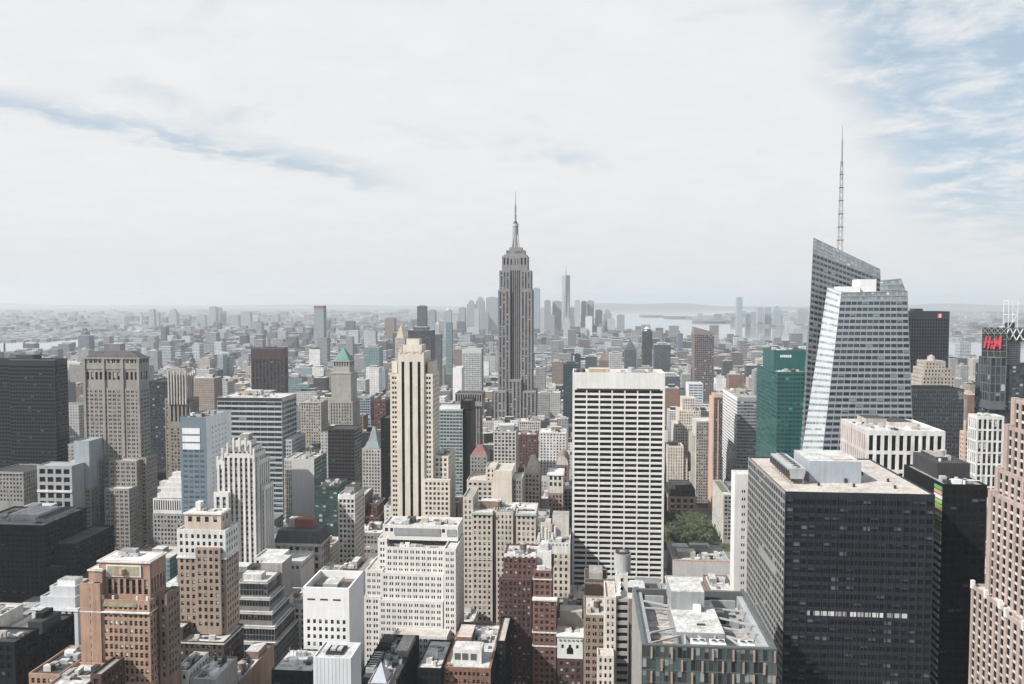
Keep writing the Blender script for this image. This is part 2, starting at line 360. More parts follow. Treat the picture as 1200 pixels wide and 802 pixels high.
        for i in range(n):
            bw = rd.uniform(1.2, min(5, w * .35)); bd = rd.uniform(1.2, min(6, d * .35)); bx = x0 + .8 + rd.random() * max(.1, w - bw - 1.6); by = y0 + .8 + rd.random() * max(.1, d - bd - 1.6)
            hh = rd.uniform(.8, 3.0); kd = rd.random()
            if kd < .55: b.bx('air_handler', bx, bx + bw, by, by + bd, z, z + hh, rd.choice(mats))
            elif kd < .72:
                m = MB(); m.cyl(bx, by, z, z + hh, rd.uniform(.5, 1.1), rd.choice(mats), 10); b.part('vent', m)
            elif kd < .86: b.bx('duct', bx, bx + rd.uniform(4, max(4.1, w * .5)) if bx + w * .5 < x1 else x1 - 1, by, by + .7, z, z + .8, rd.choice(mats))
            else: b.bx('skylight', bx, bx + bw, by, by + bd, z, z + .5, G_GY)
        for i in range(tanks): b.tank(x0 + w * rd.uniform(.2, .8), y0 + d * rd.uniform(.25, .8), z, rd.uniform(.8, 1.05))
    def done(b, keep=98):
        if b.wall.f: b.part('wall', b.wall)
        if b.roof.f: b.part('roof', b.roof)
        for rm_ in b.roofs: b.part('roof', rm_)
        if b.sp.f: b.part('spandrel_cladding', b.sp)
        ws = b.wins
        if not ws: return b
        def score(t):
            p = np.array(t[0]); v = np.array([-p[0], -p[1], EYE - p[2]]); d2 = v @ v
            f = abs(v[0] * t[4][0] + v[1] * t[4][1]) / math.sqrt(d2); q = proj(*p)
            s = t[1] * t[2] * f / d2
            return s * (1.0 if -5 < q[0] < 1205 and q[1] < min(b.vis + 4, 806) else 0.001)
        if keep: ws.sort(key=score, reverse=True)
        for (p, ww, hh, ud, n, g) in ws[:keep]:
            o = bpy.data.objects.new('window', win_mesh(ww, hh, g)); COL.objects.link(o); o.parent = b.root
            o.location = (p[0] - b.loc[0], p[1] - b.loc[1], p[2]); o.rotation_euler = (0, 0, math.atan2(ud[1], ud[0]))
        if len(ws) > keep:
            m = MB(); m.uv = True
            for (p, ww, hh, ud, n, g) in ws[keep:]:
                a, c = ww / 2, hh / 2
                m.face([(p[0] - ud[0] * a, p[1] - ud[1] * a, p[2] - c), (p[0] + ud[0] * a, p[1] + ud[1] * a, p[2] - c), (p[0] + ud[0] * a, p[1] + ud[1] * a, p[2] + c), (p[0] - ud[0] * a, p[1] - ud[1] * a, p[2] + c)], g)
            b.part('window', m, kind='stuff')
        return b
def tagk(o, kind): o['kind'] = kind; return o

# ------------------------------------------------------------------ ground, water, haze
def sheet(name, polys, z, mat, depth=0.0):
    m = MB()
    for pts in polys:
        if depth: m.prism(pts, z - depth, z, mat)
        else: m.face([(p[0], p[1], z) for p in pts], mat)
    o = m.build(name); o['kind'] = 'structure'; return o
gm, m = new_mat('ground')
g = m.n('ShaderNodeNewGeometry')
na = m.n('ShaderNodeTexNoise', ins={'Vector': g.outputs['Position'], 'Scale': 0.0016, 'Detail': 10.0, 'Roughness': 0.7})
nb = m.n('ShaderNodeTexNoise', ins={'Vector': g.outputs['Position'], 'Scale': 0.05, 'Detail': 4.0})
k = m.m('ADD', m.m('MULTIPLY', na.outputs[0], 0.75), m.m('MULTIPLY', nb.outputs[0], 0.25))
far = m.rng(m.m('ABSOLUTE', m.n('ShaderNodeSeparateXYZ', ins={0: g.outputs['Position']}).outputs[1]), 1500, 4000)
c0 = m.mix(m.rng(k, 0.35, 0.65), (0.035, 0.037, 0.04, 1), (0.07, 0.07, 0.07, 1))
c1 = m.mix(m.rng(k, 0.40, 0.60), (0.035, 0.045, 0.04, 1), (0.11, 0.115, 0.11, 1))
_bsdf(m, m.mix(far, c0, c1), 0.9)
GR = 42000.0
sheet('ground', [[(GR * math.cos(a * math.pi / 24), GR * math.sin(a * math.pi / 24)) for a in range(48)]], 0.0, gm)
wm_, m = new_mat('water')
g = m.n('ShaderNodeNewGeometry')
nw = m.n('ShaderNodeTexNoise', ins={'Vector': g.outputs['Position'], 'Scale': 0.002, 'Detail': 6.0})
bw = m.n('ShaderNodeTexNoise', ins={'Vector': g.outputs['Position'], 'Scale': 0.05, 'Detail': 3.0})
bmp = m.n('ShaderNodeBump', ins={'Height': bw.outputs[0], 'Strength': 0.02, 'Distance': 1.0})
wb = _bsdf(m, m.mix(nw.outputs[0], (0.10, 0.12, 0.13, 1), (0.16, 0.18, 0.19, 1)), 0.07, 0.0, 1.0)
m.t.links.new(bmp.outputs[0], wb.inputs['Normal'])
bay = [(703, 392), (738, 392), (762, 396), (800, 398), (830, 399.5), (907, 403), (950, 405), (1040, 413), (1113, 422), (1160, 428), (1320, 442), (1320, 402), (1150, 400), (1105, 398), (1010, 389), (965, 384.5), (872, 383.5), (852, 379), (800, 374), (850, 368), (960, 365.5), (955, 363.6), (830, 363.2), (690, 363.8), (640, 366), (690, 372), (715, 379)]
r1 = [(-160, 420), (40, 416), (96, 409), (112, 401), (100, 397), (60, 399.5), (-160, 404)]
r2 = [(98, 400), (152, 398.5), (152, 395.5), (98, 397)]
r3 = [(100, 391.5), (130, 390.5), (165, 389.5), (165, 388), (125, 388.2), (100, 389)]
r4 = [(425, 384), (476, 380.5), (482, 377.5), (470, 376.6), (425, 379.5)]
sheet('river_water', [[gnd(*p) for p in q] for q in (bay, r1, r2, r3, r4)], 0.6, wm_)
isl = wall('island_ground', (0.06, 0.07, 0.055), 0.3, sc1=0.004)
def blob(px0, px1, py, th, n=14):
    return [gnd((px0 + px1) / 2 + (px1 - px0) / 2 * math.cos(t), py + th * math.sin(t)) for t in [2 * math.pi * i / n for i in range(n)]]
sheet('harbour_island_ground', [blob(749, 778, 371, .7), blob(777, 812, 372.6, .9), blob(811, 856, 378.0, .9)], 16.0, isl, 15.4)
# streets: asphalt roads between raised pavement blocks
blocks = []; roads = []; yy = 448.0
while yy < 2650:
    ax_ = -2000 + 90 - 262 * 2
    while ax_ < 1500:
        if abs(ax_) < 1.1 * yy + 300: blocks.append([(ax_ + 27, yy - 4), (ax_ + 259, yy - 4), (ax_ + 259, yy + 66), (ax_ + 27, yy + 66)])
        ax_ += 262
    yy += 80.5
sheet('pavement', blocks, 0.14, wall('pavement_concrete', (0.22, 0.215, 0.21), .3), 0.13)
sheet('road', [[(-2000 + 90 + 262 * i, 300), (-2000 + 90 + 262 * i + 24, 300), (-2000 + 90 + 262 * i + 24, 2650), (-2000 + 90 + 262 * i, 2650)] for i in range(-2, 14)], 0.012, wall('asphalt', (0.05, 0.05, 0.052), .3))
sheet('road_marking', [[(-2000 + 90 + 262 * i + q, 300), (-2000 + 90 + 262 * i + q + .2, 300), (-2000 + 90 + 262 * i + q + .2, 2650), (-2000 + 90 + 262 * i + q, 2650)] for i in range(-2, 14) for q in (6, 12, 18)], 0.02, wall('road_paint', (0.7, 0.7, 0.68), .2))
# hills on the horizon
hm = wall('hill_woods', (0.055, 0.065, 0.06), 0.3, sc1=0.002)
def ridge(name, a0, a1, d, h, seed):
    rd = random.Random(seed); n = 60; mb = MB(); prev = None; ph = [rd.uniform(0, 6) for _ in range(4)]
    for i in range(n + 1):
        t = i / n; a = a0 + (a1 - a0) * t
        hh = h * (0.55 + 0.2 * math.sin(5 * t + ph[0]) + 0.15 * math.sin(11 * t + ph[1]) + 0.08 * math.sin(27 * t + ph[2])) * min(1, 6 * t, 6 * (1 - t)) + 8
        cur = [(a * d, d, -2), (a * d * 1.03, d * 1.03, hh * .8), (a * d * 1.06, d * 1.06, hh), (a * d * 1.14, d * 1.14, -2)]
        if prev:
            for j in range(3): mb.face([prev[j], cur[j], cur[j + 1], prev[j + 1]], hm)
        prev = cur
    o = mb.build(name); o['kind'] = 'structure'
ridge('hills', -0.06, 0.34, 25500, 260, 3); ridge('hills', -0.95, -0.15, 33000, 160, 8); ridge('hills', 0.25, 0.75, 27000, 260, 5)
# haze: one closed box, still air of even density
HZ_D = 0.000058
m_ = MB(); Q = 36000.0
m_.box(-Q, Q, -9000, 41000, -3.0, 470.0, None, True)
m_.mats = []
ho = m_.build('haze'); ho['kind'] = 'stuff'
hmat = bpy.data.materials.new('haze_air'); hmat.use_nodes = True; m = NT(hmat.node_tree)
pv = m.n('ShaderNodeVolumePrincipled', ins={'Color': (0.72, 0.775, 0.83, 1), 'Density': HZ_D, 'Anisotropy': 0.15})
m.n('ShaderNodeOutputMaterial', ins={1: pv.outputs[0]})
ho.data.materials.append(hmat)

# ------------------------------------------------------------------ the towers that can be told apart
TW = 'towers of the midtown skyline'
# --- art deco skyscraper with the mast, centre
b = B('art_deco_skyscraper', 'tallest grey art deco skyscraper with stepped crown and needle mast at the centre', 'skyscraper', 583, 623.5, 340, 1300, 46, 492, 'tall mast skyscraper')
ESB = wall('silvery_limestone', (0.245, 0.235, 0.24), 0.2)
ESP = wall('aluminium_spandrel', (0.10, 0.105, 0.115))
se = S(ESB, G_DK, 5.4, .50, 3.9, .55, .5, 1, 3, 1.2, 's', ESP)
D = 1300; X = lambda p: b.x(p); Z = b.z
ym = D + 23
b.blk(se, X(583.5), X(597.5), D, D + 46, 0, Z(340), 'FL', par=0); b.blk(se, X(610), X(623.5), D, D + 46, 0, Z(340), 'FR', par=0)
b.blk(S(ESB, G_BK, 3.2, .62, 3.9, .6, .5, 1, 2, .4, 's', ESP), X(597.5), X(610), D + 4, D + 42, 0, Z(302), 'F', par=0)
b.blk(se, X(585), X(597.5), D + 2, D + 44, Z(340), Z(317), 'FL', par=0); b.blk(se, X(610), X(622), D + 2, D + 44, Z(340), Z(317), 'FR', par=0)
cs = S(ESB, G_BK, 5.6, .4, 15, .72, .6, 1, 3, 1)
b.blk(cs, X(588), X(618), D + 3.9, D + 41, Z(317), Z(300), 'F', par=0)
b.blk(S(ESB), X(590), X(616.5), D + 6, D + 39, Z(300), Z(298.2), 'F', par=0)
b.blk(S(ESB), X(592.5), X(614.5), D + 8, D + 37, Z(298.2), Z(293), 'F', par=0)
b.blk(S(ESB), X(596), X(611), D + 12, D + 33, Z(293), Z(289.5), '', par=0)
b.blk(se, X(579), X(594), D - 9, D + 50, 0, Z(458), 'FL', par=0); b.blk(se, X(613), X(628.5), D - 9, D + 50, 0, Z(458), 'FR', par=0)
b.blk(se, X(596), X(611), D - 6, D + 3, 0, Z(445), 'F', par=0)
cxm = X(602.6); m1 = MB()
for i in range(4):
    a = math.pi / 4 + i * math.pi / 2; dx_, dy_ = math.cos(a), math.sin(a)
    m1.prism([(cxm + dx_ * 8.5 - 1.3, ym + dy_ * 8.5 - 1.3), (cxm + dx_ * 8.5 + 1.3, ym + dy_ * 8.5 - 1.3), (cxm + dx_ * 8.5 + 1.3, ym + dy_ * 8.5 + 1.3), (cxm + dx_ * 8.5 - 1.3, ym + dy_ * 8.5 + 1.3)], Z(292), Z(272), STEEL,
             top=[(cxm + dx_ * 4.0 - .6, ym + dy_ * 4 - .6), (cxm + dx_ * 4 + .6, ym + dy_ * 4 - .6), (cxm + dx_ * 4 + .6, ym + dy_ * 4 + .6), (cxm + dx_ * 4 - .6, ym + dy_ * 4 + .6)])
b.part('mast_wing', m1)
m1 = MB(); m1.cyl(cxm, ym, Z(290), Z(264), 5.6, GREYM, 16, 4.6); m1.cyl(cxm, ym, Z(264), Z(261), 5.2, STEEL, 16); m1.cyl(cxm, ym, Z(261), Z(257.5), 4.2, CHAR, 16, 1.8); b.part('mooring_mast', m1)
m1 = MB(); m1.cyl(cxm, ym, Z(257.5), Z(250), 1.7, GREYM, 8); m1.cyl(cxm, ym, Z(250), Z(238), 1.25, GREYM, 8); m1.cyl(cxm, ym, Z(238), Z(222), .7, GREYM, 8, .3)
for q in (254, 251, 246, 242): m1.cyl(cxm, ym, Z(q), Z(q) + .8, 2.1, GREYM, 8)
b.part('antenna', m1); b.done()

# --- faceted crystal tower
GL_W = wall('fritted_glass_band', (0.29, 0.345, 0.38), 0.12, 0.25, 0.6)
GL_D = glass('crystal_glass', (0.022, 0.030, 0.037), 0.12, (0.16, 0.19, 0.21), 0.05, 0.9, 1.3)
GL_H = glass('pale_crystal_glass', (0.24, 0.27, 0.29), 0.1, (0.5, 0.52, 0.53), 0.1, 0.7)
b = B('crystal_glass_tower', 'faceted pale glass tower with slanting roofline and tall lattice antenna, beside the teal green block', 'skyscraper', 953, 1064, 340, 690, 80, 535, 'slanted crystal tower')
def P3(px, py, D): q = un(px, py, D); return np.array([q[0], D, q[1]])
def skin(b, c, nc, nr, gl, wf=.82, hf=.5, rec=.3, band=GL_W, zmin=None):
    """window grid stretched over a tilted four-cornered face: corners bottom-left, bottom-right, top-right, top-left"""
    A, Bq, C, Dq = c; nrm = np.cross(Bq - A, Dq - A); nrm /= np.linalg.norm(nrm)
    pt = lambda u, v, d=0.0: tuple((A * (1 - u) * (1 - v) + Bq * u * (1 - v) + C * u * v + Dq * (1 - u) * v) - nrm * d)
    W = b.wall
    for i in range(nc):
        a0, a1 = i / nc, (i + 1) / nc; u0 = a0 + (1 - wf) / 2 / nc; u1 = a1 - (1 - wf) / 2 / nc
        W.face([pt(a0, 0), pt(u0, 0), pt(u0, 1), pt(a0, 1)], band); W.face([pt(u1, 0), pt(a1, 0), pt(a1, 1), pt(u1, 1)], band)
        for j in range(nr):
            v0 = (j + (1 - hf) / 2) / nr; v1 = (j + (1 + hf) / 2) / nr
            W.face([pt(u0, j / nr), pt(u1, j / nr), pt(u1, v0), pt(u0, v0)], band); W.face([pt(u0, v1), pt(u1, v1), pt(u1, (j + 1) / nr), pt(u0, (j + 1) / nr)], band)
            W.face([pt(u0, v0), pt(u1, v0), pt(u1, v0, rec), pt(u0, v0, rec)], band); W.face([pt(u0, v1, rec), pt(u1, v1, rec), pt(u1, v1), pt(u0, v1)], band)
            b.quads.append(([pt(u0, v0, rec), pt(u1, v0, rec), pt(u1, v1, rec), pt(u0, v1, rec)], gl))
b.quads = []
f0, f1, f2, f3 = P3(957, 585, 682), P3(1073, 585, 690), P3(1063.5, 352, 690), P3(985, 352, 688)
t2, t3 = P3(1063.5, 341, 690), P3(986, 343, 688)
skin(b, (f0, f1, f2, f3), 12, 33, GL_D, .88, .56)
skin(b, (f3, f2, t2, t3), 22, 2, GL_H, .9, .8)
l0, l3 = P3(931, 585, 735), P3(969.6, 337, 722)
skin(b, (l0, f0, t3, l3), 6, 34, GL_H, .9, .36, .12, wall('sunlit_facet_band', (0.56, 0.60, 0.63), .10, .25, .6))  # sunlight on the left facet put into this paler band colour
# rear crystal
r0, r1_, r2_, r3_ = P3(938, 585, 738), P3(1042, 585, 742), P3(1031.5, 326, 742), P3(952.6, 296, 738)
rt2, rt3 = P3(1031.5, 315.5, 742), P3(953.3, 278.6, 738)
skin(b, (r0, r1_, r2_, r3_), 18, 44, GL_D, .82, .52, .2, wall('shaded_glass_band', (0.20, 0.225, 0.245), 0.12, 0.25, 0.6)); skin(b, (r3_, r2_, rt2, rt3), 18, 4, GL_H, .9, .7)  # darker copy of the band, shade put into its colour
rk0 = np.array([r0[0] + 8, 800, r0[2]]); rk3 = np.array([rt3[0] + 18, 800, rt3[2] - 22])
skin(b, (rk0, r0, rt3, rk3), 8, 44, GL_H, .85, .5, .15)
W = b.wall
rk2 = np.array([rt2[0], 800, rt2[2] - 10]); rk1 = np.array([r1_[0], 800, r1_[2]])
W.face([tuple(r1_), tuple(rk1), tuple(rk2), tuple(rt2)], GL_W); W.face([tuple(rk1), tuple(rk0), tuple(rk3), tuple(rk2)], GL_W); b.roof.face([tuple(rt3), tuple(rt2), tuple(rk2), tuple(rk3)], GREYM)
fk1 = np.array([f1[0], 741, f1[2]]); fk2 = np.array([t2[0] - 1, 741, t2[2]])
W.face([tuple(f1), tuple(fk1), tuple(fk2), tuple(t2)], GL_W); b.roof.face([tuple(t3), tuple(t2), tuple(fk2), tuple(l3)], RF_G)
q0, q1, q2, q3 = P3(1031, 345, 736), P3(1063, 345, 736), P3(1056, 326.5, 736), P3(1031, 329, 736)
skin(b, (q0, q1, q2, q3), 6, 3, GL_H, .9, .7); W.face([tuple(q1), tuple(q1 + (0, 10, 0)), tuple(q2 + (0, 10, 0)), tuple(q2)], GL_W); W.face([tuple(q0 + (0, 10, 0)), tuple(q3 + (0, 10, 0)), tuple(q2 + (0, 10, 0)), tuple(q1 + (0, 10, 0))], GL_W)
for xa, xb_, ya, yb, d0, d1 in ((984.5, 1008, 336, 346, 700, 716), (1007, 1027, 327.5, 346, 704, 722)):
    b.bx('penthouse', un(xa, ya, d0)[0], un(xb_, ya, d0)[0], d0, d1, Zat(yb, d0, xa), Zat(ya, d0, xa), WHITEM)
ax, ay = un(984.5, 292, 752)[0], 752; z0, z1 = Zat(297, 752, 984), Zat(147, 752, 984)
m1 = MB(); hgt = z1 - z0
for lv in range(14):
    a, c = z0 + hgt * .72 * lv / 14, z0 + hgt * .72 * (lv + 1) / 14; s0 = 1.8 - 1.0 * lv / 14; s1 = 1.8 - 1.0 * (lv + 1) / 14
    cs_ = [(-1, -1), (1, -1), (1, 1), (-1, 1)]
    for i in range(4):
        p, q = cs_[i], cs_[(i + 1) % 4]
        m1.bar((ax + p[0] * s0, ay + p[1] * s0, a), (ax + p[0] * s1, ay + p[1] * s1, c), .32, GREYM)
        m1.bar((ax + p[0] * s0, ay + p[1] * s0, a), (ax + q[0] * s1, ay + q[1] * s1, c), .2, GREYM)
        if lv % 2 == 0: m1.bar((ax + p[0] * s0 * 1.35, ay + p[1] * s0 * 1.35, a), (ax + q[0] * s0 * 1.35, ay + q[1] * s0 * 1.35, a), .42, CHAR)
m1.cyl(ax, ay, z0 + hgt * .7, z0 + hgt * .88, .75, GREYM, 8); m1.cyl(ax, ay, z0 + hgt * .88, z1, .45, GREYM, 8, .15); b.part('antenna', m1)
b.quads.sort(key=lambda t: -abs(t[0][1][0] - t[0][0][0]) * abs(t[0][2][2] - t[0][1][2]) * (1 if t[1] is GL_D else .3))
for q, gl in b.quads[:98]:
    m1 = MB(); m1.uv = True; m1.face(q, gl); b.part('window', m1)
m1 = MB(); m1.uv = True
for q, gl in b.quads[98:]: m1.face(q, gl)
b.part('window', m1, 'stuff')
b.foot = [l0[0], f1[0], 682, 800]; b.done()

# --- white gridded slab (sweeping travertine tower)
b = B('white_grid_tower', 'broad white stone tower with seven bays of black strip windows', 'office tower', 671, 779.5, 437, 640, 36, 700, 'white grid tower')
st = S(wall('travertine', (0.70, 0.685, 0.66), 0.10), glass('black_strip_window', (0.012, 0.013, 0.015), 0.10, (0.05, 0.055, 0.06), 0.1, 0.4), 10.1, .90, 4.13, .60, 1.0, 1, 13.6, 1.2)
b.blk(st, par=2.2, pt=.8, roof=RF_T, side=S(st['w'], None, 400))
b.bx('louvre', b.x(676), b.x(774), b.D - .15, b.D, b.z(457.8), b.z(455.8), CHAR)
zr = b.Z - 2.2
b.bx('bulkhead', b.x(690), b.x(715), b.D + 6, b.D + 20, zr, zr + 4.6, wall('ochre_panel', (0.55, 0.42, 0.28)), RF_T)
b.bx('bulkhead', b.x(742), b.x(757), b.D + 8, b.D + 22, zr, zr + 3.5, GREYM); b.bx('bulkhead', b.x(675), b.x(686), b.D + 12, b.D + 24, zr, zr + 3.4, CHAR)
m1 = MB(); m1.cyl(b.x(741), b.D + 14, zr, zr + 5.5, 2.6, STEEL, 14, bottom=True); b.part('water_tank', m1)
m1 = MB(); m1.cyl(b.x(682), b.D + 12, zr, zr + 4.6, 1.3, WOOD, 10); b.part('vent', m1)
b.clutter(b.X0 + 3, b.X1 - 3, b.D + 3, b.Y1 - 3, zr, 9, 3); b.done()

# --- slim cream tower with three black stripes
b = B('cream_striped_tower', 'slender cream art deco tower with three black vertical stripes and stepped shoulders', 'office tower', 457, 507, 438, 640, 30, 618, 'cream striped tower')
cr = wall('warm_cream_brick', (0.66, 0.585, 0.49), 0.14)
X, Z, D = b.x, b.z, b.D
sc_ = S(cr, G_DK, 5.2, .62, 3.95, .5, .35, 2, 2.5, .5, gap=.3)
b.blk(sc_, X(457), X(467), D, D + 30, 0, Z(438), 'F', roof=RF_T); b.blk(sc_, X(497), X(507), D, D + 30, 0, Z(438), 'FR', roof=RF_T)
b.blk(S(cr, G_BK, 6.2, .36, 3.95, .8, .7, 1, 7.5, .6, 's', BLACKM), X(467), X(497), D - 1.2, D + 28, 0, Z(413), 'FLR', side=S(cr, G_DK, 5, .3, 3.95, .6, .3, 1, 18), roof=RF_T)
b.blk(S(cr), X(470.5), X(493), D + 5, D + 22, Z(413), Z(405), 'F', roof=RF_T); b.blk(S(cr, G_BK, 3, .4, 9, .7), X(474), X(489), D + 8, D + 18, Z(405), Z(398), 'F', par=0)
for xa, xb_ in ((459, 463), (501, 505)): b.blk(S(cr, G_BK, 3, .5, 30, .8, .5, 1, 1.5, .2), X(xa) - .8, X(xb_) + .8, D + 4, D + 24, Z(438), Z(424), 'F', par=0)
b.blk(S(cr, G_DK, 3.1, .5, 3.95, .5), X(507), X(524), D + 4, D + 40, 0, Z(535), 'FR', roof=RF_W); b.blk(S(cr, G_DK, 3.1, .5, 3.95, .5), X(497.2), X(528), D - 6, D - 1.3, 0, Z(560), 'FR', roof=RF_W)
for xs in (470, 475.5, 484.5, 493): b.bx('finial', X(xs) - .7, X(xs) + .7, D - 1.6, D - .2, Z(414), Z(409), cr)
b.clutter(X(509), X(523), D + 8, D + 36, Z(535), 5, 1); b.done()
# --- gilded pyramid roof building, seen above it
b = B('gilded_roof_building', 'pale tower with a small golden pyramid roof behind the cream striped tower', 'office tower', 463, 474, 396, 1900, 24, 420)
b.blk(S(PALE), par=0); m1 = MB(); m1.prism([(b.X0 + 2, b.D), (b.X1 - 2, b.D), (b.X1 - 2, b.Y1), (b.X0 + 2, b.Y1)], b.Z, b.z(381), GOLD, scale=.03); b.part('pyramid_roof', m1); b.done()

# --- dark office block with white roof
b = B('dark_office_block', 'huge black glass office block with flat tan roof and one row of lit windows', 'office tower', 920, 1096, 578, 360, 80, None, 'dark office block')
dk = wall('dark_blue_spandrel', (0.026, 0.032, 0.042), 0.2, 0.5, 0.15); lt = wall('pale_spandrel', (0.26, 0.265, 0.27), 0.12, 0.5)
b.blk(S(dk, G_OF, 3.27, .90, 3.75, .56, .18, 1, 3.3, .4), side=S(lt, glass('matt_black_window', (0.012, 0.013, 0.015), .12, (.2, .2, .2), .35, .15), 4.4, .95, 3.75, .77, .4, 1, 1.6, .3), roof=RF_T, par=.6, pt=.5)
m1 = MB()
for i in range(21):
    xx = b.X0 + .4 + (b.X1 - b.X0 - .8) * i / 20; m1.box(xx - .16, xx + .16, b.D - .22, b.D - .003, 0, b.Z - 1.5, dk)
b.part('mullion', m1, 'stuff')
LIT = bpy.data.materials.new('lit_window'); LIT.use_nodes = True; m = NT(LIT.node_tree)
oi = m.n('ShaderNodeObjectInfo'); em = m.n('ShaderNodeEmission', ins={0: (1, .97, .93, 1), 1: m.m('ADD', .16, m.m('MULTIPLY', oi.outputs['Random'], .32))}); m.n('ShaderNodeOutputMaterial', ins={0: em.outputs[0]})
bwid = (b.X1 - b.X0 - .8) / 20
rowtop = b.Z - 3.3 - 3.75 * round((b.Z - 3.3 - b.z(721)) / 3.75)
for i in range(14):
    xx = b.X0 + .4 + bwid * (3 + i); rr = random.Random(i); hh = 2.2 + .5 * (rr.random() > .3)
    m1 = MB(); m1.box(xx + .3, xx + bwid * (.92 if i % 5 else .6) - .1, b.D + .05, b.D + .17, rowtop - hh - .2, rowtop - .15, LIT); b.part('lit_window', m1)
zr = b.Z - .6
X2 = lambda p, d, py=540: un(p, py, d)[0]
xa, xb_ = b.X0 + 16.0, b.X0 + 39.0
b.bx('penthouse', xa, xb_, b.D + 22, b.D + 50, zr, zr + 10.0, BLUEM, RF_W)
b.bx('penthouse_vent', xa + 15.5, xa + 16.8, b.D + 21.6, b.D + 22, zr + .4, zr + 2.2, CHAR); b.bx('stair_bulkhead', xb_ - 12, xb_ - 3, b.D + 25, b.D + 33, zr + 10, zr + 10.5, RF_T)
ca, cb = b.X0 + 5.5, b.X0 + 13.2
m1 = MB()
m1.prism([(ca + 1.0, b.D + 17), (cb - 1.0, b.D + 17), (cb - 1.0, b.D + 53), (ca + 1.0, b.D + 53)], zr + 2.6, zr + 7.4, STEEL, True, top=[(ca, b.D + 16.4), (cb, b.D + 16.4), (cb, b.D + 53.6), (ca, b.D + 53.6)])
ct = b.part('cooling_tower', m1)
for i in range(8):
    m1 = MB(); yy = b.D + 19.5 + i * 4.4
    m1.cyl((ca + cb) / 2, yy, zr + 7.4, zr + 8.3, 1.8, GREYM, 14, 1.7); m1.cyl((ca + cb) / 2, yy, zr + 8.31, zr + 8.33, 1.4, BLACKM, 14)
    m1.build('cooling_fan', ct, b.loc)
for i in range(9):
    m1 = MB(); yy = b.D + 17.5 + i * 4.3; m1.box(ca + .9, ca + 1.2, yy - .15, yy + .15, zr, zr + 2.6, TERRA); m1.box(cb - 1.2, cb - .9, yy - .15, yy + .15, zr, zr + 2.6, TERRA); m1.build('cooling_tower_leg', ct, b.loc)
    b.bx('louvre', ca - .15, ca + .25, yy - .9, yy + 1.8, zr + 3.2, zr + 6.4, CHAR)
for (u, v) in ((18, 15), (33, 14), (52, 26), (50, 12), (45, 40)): b.bx('vent', b.X0 + u, b.X0 + u + .9, b.D + v, b.D + v + .9, zr, zr + 1.5, CHAR)
b.bx('louvre', b.X0 - .12, b.X0, b.D + 14, b.D + 50, b.z(690), b.z(690) + 3.0, lt)
b.done()

# --- glass roof building at the bottom edge
b = B('glass_fin_building', 'green glass building with wooden fins and an open roof of white plant boxes behind braces', 'office tower', 752, 911, 758, 300, 60, None, 'glass fin building')
zt = b.Z; X0, X1, D, Y1 = b.X0, b.X1, b.D, b.Y1
finw = wall('copper_fin', (0.40, 0.29, 0.225), 0.2, 0.5); tex = wall('grey_textured_panel', (0.30, 0.29, 0.275), 0.35, .7, sc1=.8)
gst = S(wall('dark_mullion', (0.10, 0.115, 0.115), .2, .4), glass('reflecting_green_glass', (0.045, 0.058, 0.056), .35, (0.22, 0.235, 0.23), .05, 1.0, 1.8), 1.6, .92, 4.6, .90, .12, 1, .6, .2)
b.blk(gst, side=S(tex, None, 400), par=7.0, pt=1.6, roof=wall('stained_roof', (0.40, 0.37, 0.34), .45, .9, .1, 0, .25), faces='FLR')
for rw in range(3):
    for i in range(8):
        xx = X0 + 3.6 + (X1 - X0) * (i + (.5 if rw % 2 else 0)) / 6.6
        if xx < X1 - .6: b.bx('fin', xx - .32, xx + .32, D - .55, D - .002, zt - .7 - (rw + 1) * 4.6 + .3, zt - .7 - rw * 4.6 - .1, finw)
zr = zt - 7.0
b.bx('gutter', X0 + 1.7, X0 + 4.0, D + 2, Y1 - 2, zr, zt - 1.2, GREYM); b.bx('gutter', X1 - 4.0, X1 - 1.7, D + 2, Y1 - 2, zr, zt - 1.6, STEEL)
px0, px1 = X0 + 14.0, X0 + 32.0
b.bx('plant_box', px0, px1, D + 11, D + 46, zr, zt + .6, GREYM, RF_W); b.bx('plant_box', px0 + .2, px0 + 13.6, D + 34, D + 52, zt + .6, zt + 8.2, GREYM, RF_W)
b.bx('hatch', px0 + 9, px0 + 12, D + 31.5, D + 34, zt + .6, zt + 3.2, WHITEM); b.bx('roof_vent', px0 + 8.5, px0 + 11.7, D + 18, D + 18.8, zt + .6, zt + 1.2, CHAR)
b.bx('screen', px1 + .5, X1 - 6, D + 50, D + 51, zr, zt - 1, GREYM); b.bx('screen', X0 + 5, px0 - 1, D + 52, D + 53, zr, zt - .6, GREYM)
for i, (xx, yy) in enumerate(((X0 + 21.5, D + 5.6), (X0 + 28.5, D + 5.6), (X0 + 39, D + 5.6))):
    o = b.bx('fan_unit', xx - 2.8, xx + 2.8, yy - 2.6, yy + 2.6, zr, zr + 6.6, WHITEM)
    for q in (-1.35, 1.35):
        m1 = MB(); m1.cyl(xx + q, yy, zr + 6.6, zr + 7.1, 1.2, STEEL, 14); m1.cyl(xx + q, yy, zr + 7.11, zr + 7.13, .95, CHAR, 14); m1.build('fan', o, b.loc)
